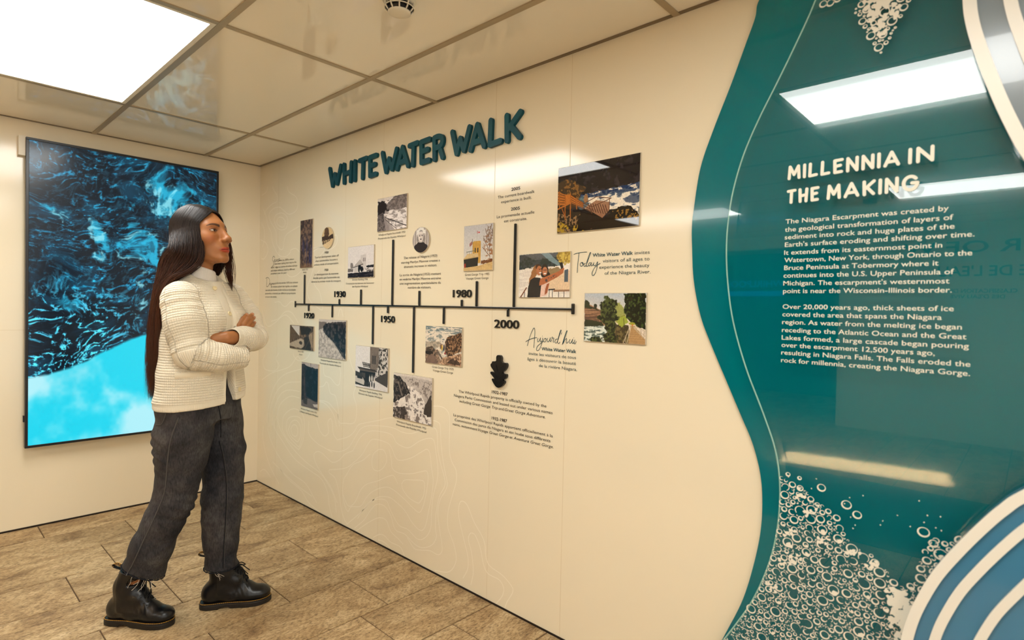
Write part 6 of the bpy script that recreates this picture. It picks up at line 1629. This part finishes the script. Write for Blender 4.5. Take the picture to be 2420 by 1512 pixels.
# ---------------------------------------------------------------- black lace-up boots
M['leather'] = mat('black_leather', rgb(11, 12, 15), .3, .42)
noise_bump(M['leather'], 60, .12, .003, 4)
M['sole'] = mat('dark_rubber_sole', rgb(26, 21, 17), .5, .4)
M['lace'] = mat('black_lace', rgb(12, 12, 13), .7, .3)
M['stitch'] = mat('yellow_stitch', rgb(196, 142, 46), .6, .3)
M['tab'] = mat('black_pull_tab', rgb(20, 18, 16), .7, .3)
M['eyelet'] = mat('dark_eyelet', rgb(60, 60, 62), .35, .5, .6)
OUT = [(0, 0), (.004, .022), (.022, .035), (.06, .038), (.10, .037), (.145, .042), (.19, .049), (.23, .046), (.26, .031), (.275, .008), (.276, -.006), (.262, -.030), (.235, -.043), (.19, -.046), (.145, -.040), (.10, -.035), (.06, -.036), (.022, -.033), (.004, -.02)]
OUTS = spline(OUT, 4, True)
def boot(heel, phi, pitch, mirror, lean, lab):
    fx, fy = math.cos(phi), math.sin(phi)
    cp_, sp2 = math.cos(pitch), math.sin(pitch)
    def B(p):
        x, y, z = p; y *= mirror
        xx = x*cp_+z*sp2*0; zz = z+max(0, .19-x)*math.tan(pitch)
        return V3(heel[0]+xx*fx-y*fy, heel[1]+xx*fy+y*fx, zz)
    def Bf(pts): return flip([B(p) for p in pts])
    def up_field(P):
        d = ell(P, (.048, 0, .058), (.0415, .0325, .050))
        d = smin(d, chain(P, [V3(.05, 0, .055), V3(.12, 0, .050), V3(.185, .002, .044)], [.034, .037, .036], .02), .02)
        d = smin(d, ell(P, (.207, .002, .042), (.064, .0430, .031)), .02)
        d = smin(d, ell(P, (.235, .001, .041), (.036, .037, .027)), .012)
        d = smin(d, chain(P, [V3(.098, 0, .135), V3(.135, 0, .108), V3(.178, .001, .068)], [.036, .032, .026], .02), .025)
        d = smin(d, chain(P, [V3(.083, 0, .09), V3(.084+lean*.05, 0, .15), V3(.083+lean, 0, .225)], [.0455, .0440, .0480], .02), .022)
        # toe-cap seam, vamp seam
        d = d-.0016*sst(.004, -.004, P[:, 0]-.150-.35*(P[:, 2]-.09))*(P[:, 0] > .07)*(np.abs(P[:, 1]) < .06)*sst(.055, .062, P[:, 2]+.0*P[:, 0])
        d = smax(d, .020-P[:, 2], .003)
        d = smax(d, P[:, 2]-.217+.10*(P[:, 0]-.083-lean), .003)
        # hollow top
        if True:
            h = np.hypot(P[:, 0]-.083-lean*np.clip((P[:, 2]-.10)/.115, 0, 1), P[:, 1])-.0425
            d = smax(d, -np.maximum(h, .165-P[:, 2]), .003)
        return d
    Ctx.c = None
    g = lambda P: up_field(P)
    # dense field, no skipping: the boot is small
    def safe(P):
        c, r = Ctx.c, Ctx.r; Ctx.c = None
        d = up_field(P); Ctx.c, Ctx.r = c, r
        return d
    v, f = mesh_field(safe, (-.02, -.07, .005), (.30, .07, .240), .0036)
    v = relax(v, f, 2, .5)
    # creases over the vamp
    N = vnormals(v, f)
    r = v-V3(.165, 0, .07)
    v = v+N*(.0016*np.exp(-(r**2).sum(1)/.035**2)*np.sin(2*math.pi*(r[:, 0]+.4*r[:, 2])/.017))[:, None]
    W = np.array([B(p) for p in v])
    ff = f if mirror > 0 else f[:, ::-1]
    upper = put('boot', W, ff, M['leather'], person)
    if lab: upper['label'] = lab
    # sole: tread, grooved welt
    mb = MB(); n = len(OUTS)
    lev = [(.0, .94), (.004, 1.0), (.018, 1.0), (.0195, .985), (.021, 1.0), (.0245, 1.0), (.026, .97)]
    cx, cy = .138, 0
    V = []
    for z, s in lev:
        for p in OUTS:
            zz = z
            if z < .004 and .072 < p[0] < .115: zz = .009
            elif z <= .004 and .072 < p[0] < .115: zz = .010
            V.append((cx+(p[0]-cx)*s, p[1]*s, zz))
    F = [(i*n+k, i*n+(k+1) % n, (i+1)*n+(k+1) % n, (i+1)*n+k) for i in range(len(lev)-1) for k in range(n)]
    F += [tuple(range(n))[::-1], tuple((len(lev)-1)*n+k for k in range(n))]
    mb.add([(q[0], -q[1], q[2]) for q in (B(p) for p in V)], [t[::-1] if mirror > 0 else t for t in F])
    mb.build('sole', M['sole'], upper, False)
    mb = MB()
    P = np.vstack([OUTS, OUTS[:1]]); sl_ = np.concatenate([[0], np.cumsum(np.linalg.norm(np.diff(P, axis=0), axis=1))])
    t = 0
    while t < sl_[-1]-.006:
        seg = [(np.interp(q, sl_, P[:, 0]), np.interp(q, sl_, P[:, 1])) for q in (t, t+.0028, t+.0056)]
        mb.tube(Bf([(cx+(a-cx)*.985, b*.985, .0268) for a, b in seg]), .0010, 4); t += .0078
    mb.build('welt_stitch', M['stitch'], upper)
    # laces up the front and eyelets
    def top(x, y):
        """height of the upper above x,y"""
        zs = np.linspace(.235, .03, 120)
        d = safe(np.stack([np.full(120, x), np.full(120, y), zs], 1))
        k = np.argmax(d < 0)
        return zs[k]
    rows = [(.183, .016), (.171, .018), (.160, .020), (.150, .021), (.141, .022), (.134, .023)]
    mb = MB()
    prev = None
    for i, (x, y) in enumerate(rows):
        a = (x, y, top(x, y)+.002); b = (x, -y, top(x, -y)+.002)
        mb.tube(Bf(spline([a, (x+.002, 0, top(x, 0)+.005), b], 4)), .0022, 6)
        if prev:
            mb.tube(Bf(spline([prev[0], ((x+prev[0][0])/2+.002, 0, top((x+prev[0][0])/2, 0)+.007), b], 4)), .0021, 6)
            mb.tube(Bf(spline([prev[1], ((x+prev[0][0])/2+.002, 0, top((x+prev[0][0])/2, 0)+.0085), a], 4)), .0021, 6)
        prev = (a, b)
        for s in (1, -1):
            yy = s*(y+.007); zt = top(x, yy)
            me_ = MB().lathe([(.0034, 0), (.0036, .0012), (.0016, .0014)], (0, 0, 0), 10)
            for k, q in enumerate(me_.v):
                w = B((x+q[0], yy+q[1], zt+q[2]+.0005)); me_.v[k] = (w[0], -w[1], w[2])
            me_.build('eyelet', M['eyelet'], upper)
    x, y = rows[-2]; z = top(x, 0)
    for s in (1, -1):
        mb.tube(Bf(spline([(x, 0, z+.008), (x+.012, s*.018, z+.012), (x+.028, s*.026, z-.002), (x+.020, s*.012, z+.002), (x, 0, z+.009)], 5)), .0020, 6)
        mb.tube(Bf(spline([(x, 0, z+.008), (x+.015, s*.010, z+.006), (x+.034, s*.017, z-.014), (x+.046, s*.020, z-.026)], 5)), .0020, 6)
    mb.build('laces', M['lace'], upper, True)
    # pull loop at the back
    xs_ = .035+lean; c = [(xs_+.006, .196), (xs_-.004, .216), (xs_-.020, .230), (xs_-.038, .233), (xs_-.044, .226), (xs_-.034, .219), (xs_-.014, .214), (xs_+.004, .206)]
    q = spline(c, 5)
    def strip(yw, off, name, m):
        V = []; F = []
        for a, b in q:
            for yy in (-yw, yw): V.append(tuple(B((a, yy, b+off))))
        for i in range(len(q)-1): F.append((2*i, 2*i+1, 2*i+3, 2*i+2))
        o = put(name, np.array(V), np.array(F), m, upper, smooth=True)
        sm = o.modifiers.new('thickness', 'SOLIDIFY'); sm.thickness = .0018; sm.offset = 0
    strip(.0075, 0, 'pull_tab', M['tab'])
    mb = MB(); half = len(q)//2
    for yy in (-.0062, .0062):
        mb.tube(Bf([(a, yy, b+.0012) for a, b in q[4:half+6]]), .0007, 4)
    word = [[(0, 0), (.5, 1), (1, 0)], [(1.3, 0), (1.3, .7)], [(1.7, 0), (1.7, .6), (2.1, .7)], [(2.4, 1), (2.7, 0), (3, .7), (3.3, 0), (3.6, 1)], [(4.3, .6), (3.9, .5), (3.9, .1), (4.3, .1), (4.4, .6), (4.5, 0)], [(4.8, 0), (4.8, .7)], [(5.1, 0), (5.1, .6), (5.5, .7)]]
    qa = q[6:half+4]
    for st in word:
        pl = []
        for a, b in st:
            t_ = 1-a/5.6; k = t_*(len(qa)-1); i = min(int(k), len(qa)-2); w = k-i
            cxx = qa[i]*(1-w)+qa[i+1]*w
            pl.append((cxx[0], (.5-b)*.0075*-1*mirror, cxx[1]+.0016))
        mb.tube(Bf(pl), .0006, 4)
    mb.build('tab_lettering', M['stitch'], upper)
    return upper
boot(V3(-.274, -.078, 0), math.radians(33), math.radians(0), -1, .036, 'black boot of the rear foot, nearer the camera')
boot(V3(.048, -.026, 0), math.radians(13), math.radians(0), 1, .004, 'black boot of the front foot, nearer the timeline wall')
# ---------------------------------------------------------------- long dark brown hair
EC, ER = V3(-.014, 0, .026), V3(.0975, .0800, .0940)
def ep(th, el, g=1.0):
    """point on the hair surface over the skull: azimuth th (0 front, 90 her right), elevation el, degrees"""
    th, el = np.radians(th), np.radians(el)
    return np.stack([EC[0]+ER[0]*g*np.cos(el)*np.cos(th), EC[1]+ER[1]*g*np.cos(el)*np.sin(th), EC[2]+ER[2]*g*np.sin(el)+0*th], -1)
def hw(q): return HC+(q*HS)@HB
def hair_field(P):
    d = None
    if not far(HC, .2):
        Q = (P-HC)@HB.T/HS; c0, r0 = Ctx.c, Ctx.r; Ctx.c = None
        d = ell(Q, EC, ER*.985)
        l, u = Q[:, 1], Q[:, 2]
        face = (np.sqrt(((l+.002)/.0675)**2+((u+.036)/.113)**2)-1)*.066
        face = np.maximum(face, .012-Q[:, 0])
        d = smax(d, -face, .006)
        d = smax(d, -.075-u, .01)
        d = d*HS; Ctx.c, Ctx.r = c0, r0
    n = chain(P, [hd(-.004, .050, -.02), hd(-.008, .062, -.065), V3(-.012, .052, 1.415), V3(-.054, .035, 1.365), V3(-.090, .025, 1.29), V3(-.106, .020, 1.15), V3(-.114, .016, 1.02), V3(-.114, .012, .93)], [.022, .028, .030, .028, .018, .015, .012, .005], .03)
    b = chain(P, [hd(-.06, .0, -.03), V3(-.050, -.02, 1.41), V3(-.080, -.03, 1.30), V3(-.096, -.03, 1.15), V3(-.112, -.02, 1.0)], [.045, .042, .030, .022, .010], .03)
    f2 = chain(P, [hd(.030, -.064, .0), hd(.026, -.066, -.06), V3(.118, -.070, 1.40)], [.019, .015, .004], .02)
    return smin(smin(d, smin(n, b, .03), .03), f2, .012)
hf = field(hair_field)
v0, f0 = mesh_field(hf, (-.26, -.22, .88), (.26, .2, 1.72), .006)
v0 = relax(v0, f0, 2, .5)
rh = np.random.RandomState(21)
def cr(P, m):
    """Catmull-Rom through (n,k,3) waypoints, m samples each"""
    n, k, _ = P.shape
    Q_ = np.concatenate([2*P[:, :1]-P[:, 1:2], P, 2*P[:, -1:]-P[:, -2:-1]], 1)
    x = np.linspace(0, k-1-1e-6, m); i = x.astype(int); t = (x-i)[None, :, None]
    a, b, c, d = Q_[:, i], Q_[:, i+1], Q_[:, i+2], Q_[:, i+3]
    return .5*((2*b)+(c-a)*t+(2*a-5*b+4*c-d)*t**2+(3*b-a-3*c+d)*t**3)
def q3(a, p0, p1, p2):
    """quadratic through three points at a = 0, .5, 1"""
    a = a[:, None]
    return p0*(2*(a-.5)*(a-1))+p1*(-4*a*(a-1))+p2*(2*a*(a-.5))
def strands(n, side):
    a = rh.rand(n)**(1.25 if side > 0 else 1.2); lay = rh.rand(n)
    g = 1.0+.035*(1-lay)
    part_th = 12+156*a*0; S = side
    elp = 34+96*a                                # along the parting, front to crown (over the top past 90)
    rt = np.stack([EC[0]+ER[0]*np.cos(np.radians(elp)), EC[1]+.011+0*a, EC[2]+ER[2]*np.sin(np.radians(elp))*.99], -1)
    th_t = 7+163*a; th_l = 50+129*a
    W = [hw(rt)]
    eff = 90-np.abs(90-elp)
    for el, k in ((.84*eff, .14), (.58*eff, .45), (.27*eff, .8), (0*eff-4, 1.0)):
        th = th_t*(1-k)+th_l*k
        q = ep(S*th, el, g[:, None] if False else 1.0)
        c = EC; q = c+(q-c)*g[:, None]
        W.append(hw(q))
    if side > 0:
        L = [((.042, .096, 1.480), (-.055, .070, 1.480), (-.045, -.060, 1.480)),
             ((.034, .094, 1.428), (-.078, .052, 1.440), (-.065, -.066, 1.430)),
             ((-.008, .092, 1.390), (-.094, .040, 1.376), (-.078, -.066, 1.350)),
             ((-.060, .082, 1.364), (-.110, .032, 1.292), (-.092, -.060, 1.240)),
             ((-.092, .062, 1.290), (-.120, .024, 1.170), (-.102, -.046, 1.120)),
             ((-.098, .048, 1.160), (-.125, .016, 1.050), (-.110, -.030, 1.020)),
             ((-.108, .034, 1.040), (-.125, .010, .940), (-.114, -.014, .930))]
    else:
        L = [((.122, -.052, 1.500), (-.02, -.110, 1.480), (-.050, -.070, 1.480)),
             ((.130, -.060, 1.452), (-.02, -.120, 1.430), (-.070, -.080, 1.430)),
             ((.110, -.085, 1.405), (-.03, -.125, 1.370), (-.085, -.085, 1.350)),
             ((.070, -.115, 1.360), (-.05, -.125, 1.280), (-.100, -.075, 1.240)),
             ((.020, -.130, 1.280), (-.07, -.115, 1.180), (-.110, -.060, 1.120)),
             ((-.02, -.130, 1.180), (-.09, -.095, 1.080), (-.118, -.050, 1.020))]
    sp = np.linspace(.2, 1, len(L))
    j = rh.randn(n, 3)*np.array([.0055, .010, .004])
    for k, (p0, p1, p2) in enumerate(L):
        w = q3(a, V3(*p0), V3(*p1), V3(*p2))
        W.append(w+j*(.6+.9*sp[k])+rh.randn(n, 3)*.0016)
    W[-1] = W[-1]+np.stack([0*a, 0*a, rh.rand(n)*.10-.045], -1)
    return np.stack(W, 1)
sets = [cr(strands(4600, 1), 42), cr(strands(1700, -1), 36)]
# strands falling past the far cheek and below the chin
n = 190; a = rh.rand(n)
W = [hw(ep(6-4*a, np.full(n, 47.0)+4*a, 1.0))]
for th, el in ((-18, 50), (-36, 30), (-50, 8)):
    W.append(hw(ep(th*(1+.12*(a-.5)), np.full(n, el), 1.03)))
jt = rh.randn(n, 1)
W.append(hd(.050, -.081, -.020)+jt*V3(.0012, .002, 0)+rh.randn(n, 3)*.0012)
W.append(hd(.048, -.080, -.062)+jt*V3(.003, .004, 0)+rh.randn(n, 3)*.0015)
W.append(V3(.146, -.052, 1.420)+jt*V3(.0075, .008, 0)+rh.randn(n, 3)*.0018)
W.append(V3(.150, -.034, 1.372)+jt*V3(.0065, .006, 0)+rh.randn(n, 3)*.002)
W.append(V3(.154, -.016, 1.325)+jt*V3(.003, .004, 0)+np.stack([.0*a, .01*a, .05*a-.02], -1))
sets.append(cr(np.stack(W, 1), 40))
# a few flyaways
n = 26; fl_ = strands(n, 1); fl_ += rh.randn(n, 1, 3)*np.array([.008, .004, .006]); sets.append(cr(fl_, 44))
HV, HF, HT = [v0], [f0], [np.tile(s2l(np.array([26, 16, 11])/255.), (len(v0), 1))]
base = len(v0)
for si, C in enumerate(sets):
    n, m, _ = C.shape
    T = np.gradient(C, axis=1); T /= np.maximum(np.linalg.norm(T, axis=2, keepdims=True), 1e-9)
    A = np.cross(T, V3(.2, .3, .1)); A /= np.maximum(np.linalg.norm(A, axis=2, keepdims=True), 1e-9); Bn = np.cross(T, A)
    r0 = (.00045+.00040*rh.rand(n)) if si < 2 else ((.0004+.0003*rh.rand(n)) if si == 2 else np.full(n, .0003))
    tp = np.clip(np.minimum(1, (1-np.linspace(0, 1, m))*5), .15, 1)
    R = r0[:, None]*tp[None]
    ringv = np.stack([C+(A*math.cos(k*math.pi/2)+Bn*math.sin(k*math.pi/2))*R[..., None] for k in range(4)], 2)
    HV.append(ringv.reshape(-1, 3))
    i0 = base+(np.arange(n)[:, None]*m+np.arange(m-1)[None])*4
    q = np.stack([np.stack([i0+k, i0+(k+1) % 4, i0+4+(k+1) % 4, i0+4+k], -1) for k in range(4)], 2).reshape(-1, 4)
    HF.append(q); base += n*m*4
    # darker at the crown, warmer brown lengths, each strand its own shade
    t = np.linspace(0, 1, m)[None, :, None]; sh = rh.rand(n, 1, 1)
    dk = s2l(np.array([24, 15, 11])/255.); br = s2l(np.array([92, 48, 26])/255.)
    cc_ = dk+(br-dk)*(sst(.3, .8, t)*(.15+.85*sh**1.5))
    HT.append(np.repeat(cc_.reshape(n, m, 1, 3), 4, 2).reshape(-1, 3))
M['hair'] = mat('dark_brown_hair', (.02, .01, .006), .42, .35)
attr_color(M['hair'])
put('hair', np.concatenate(HV), np.concatenate(HF), M['hair'], person, {'tint': ('FLOAT_COLOR', np.concatenate(HT))})
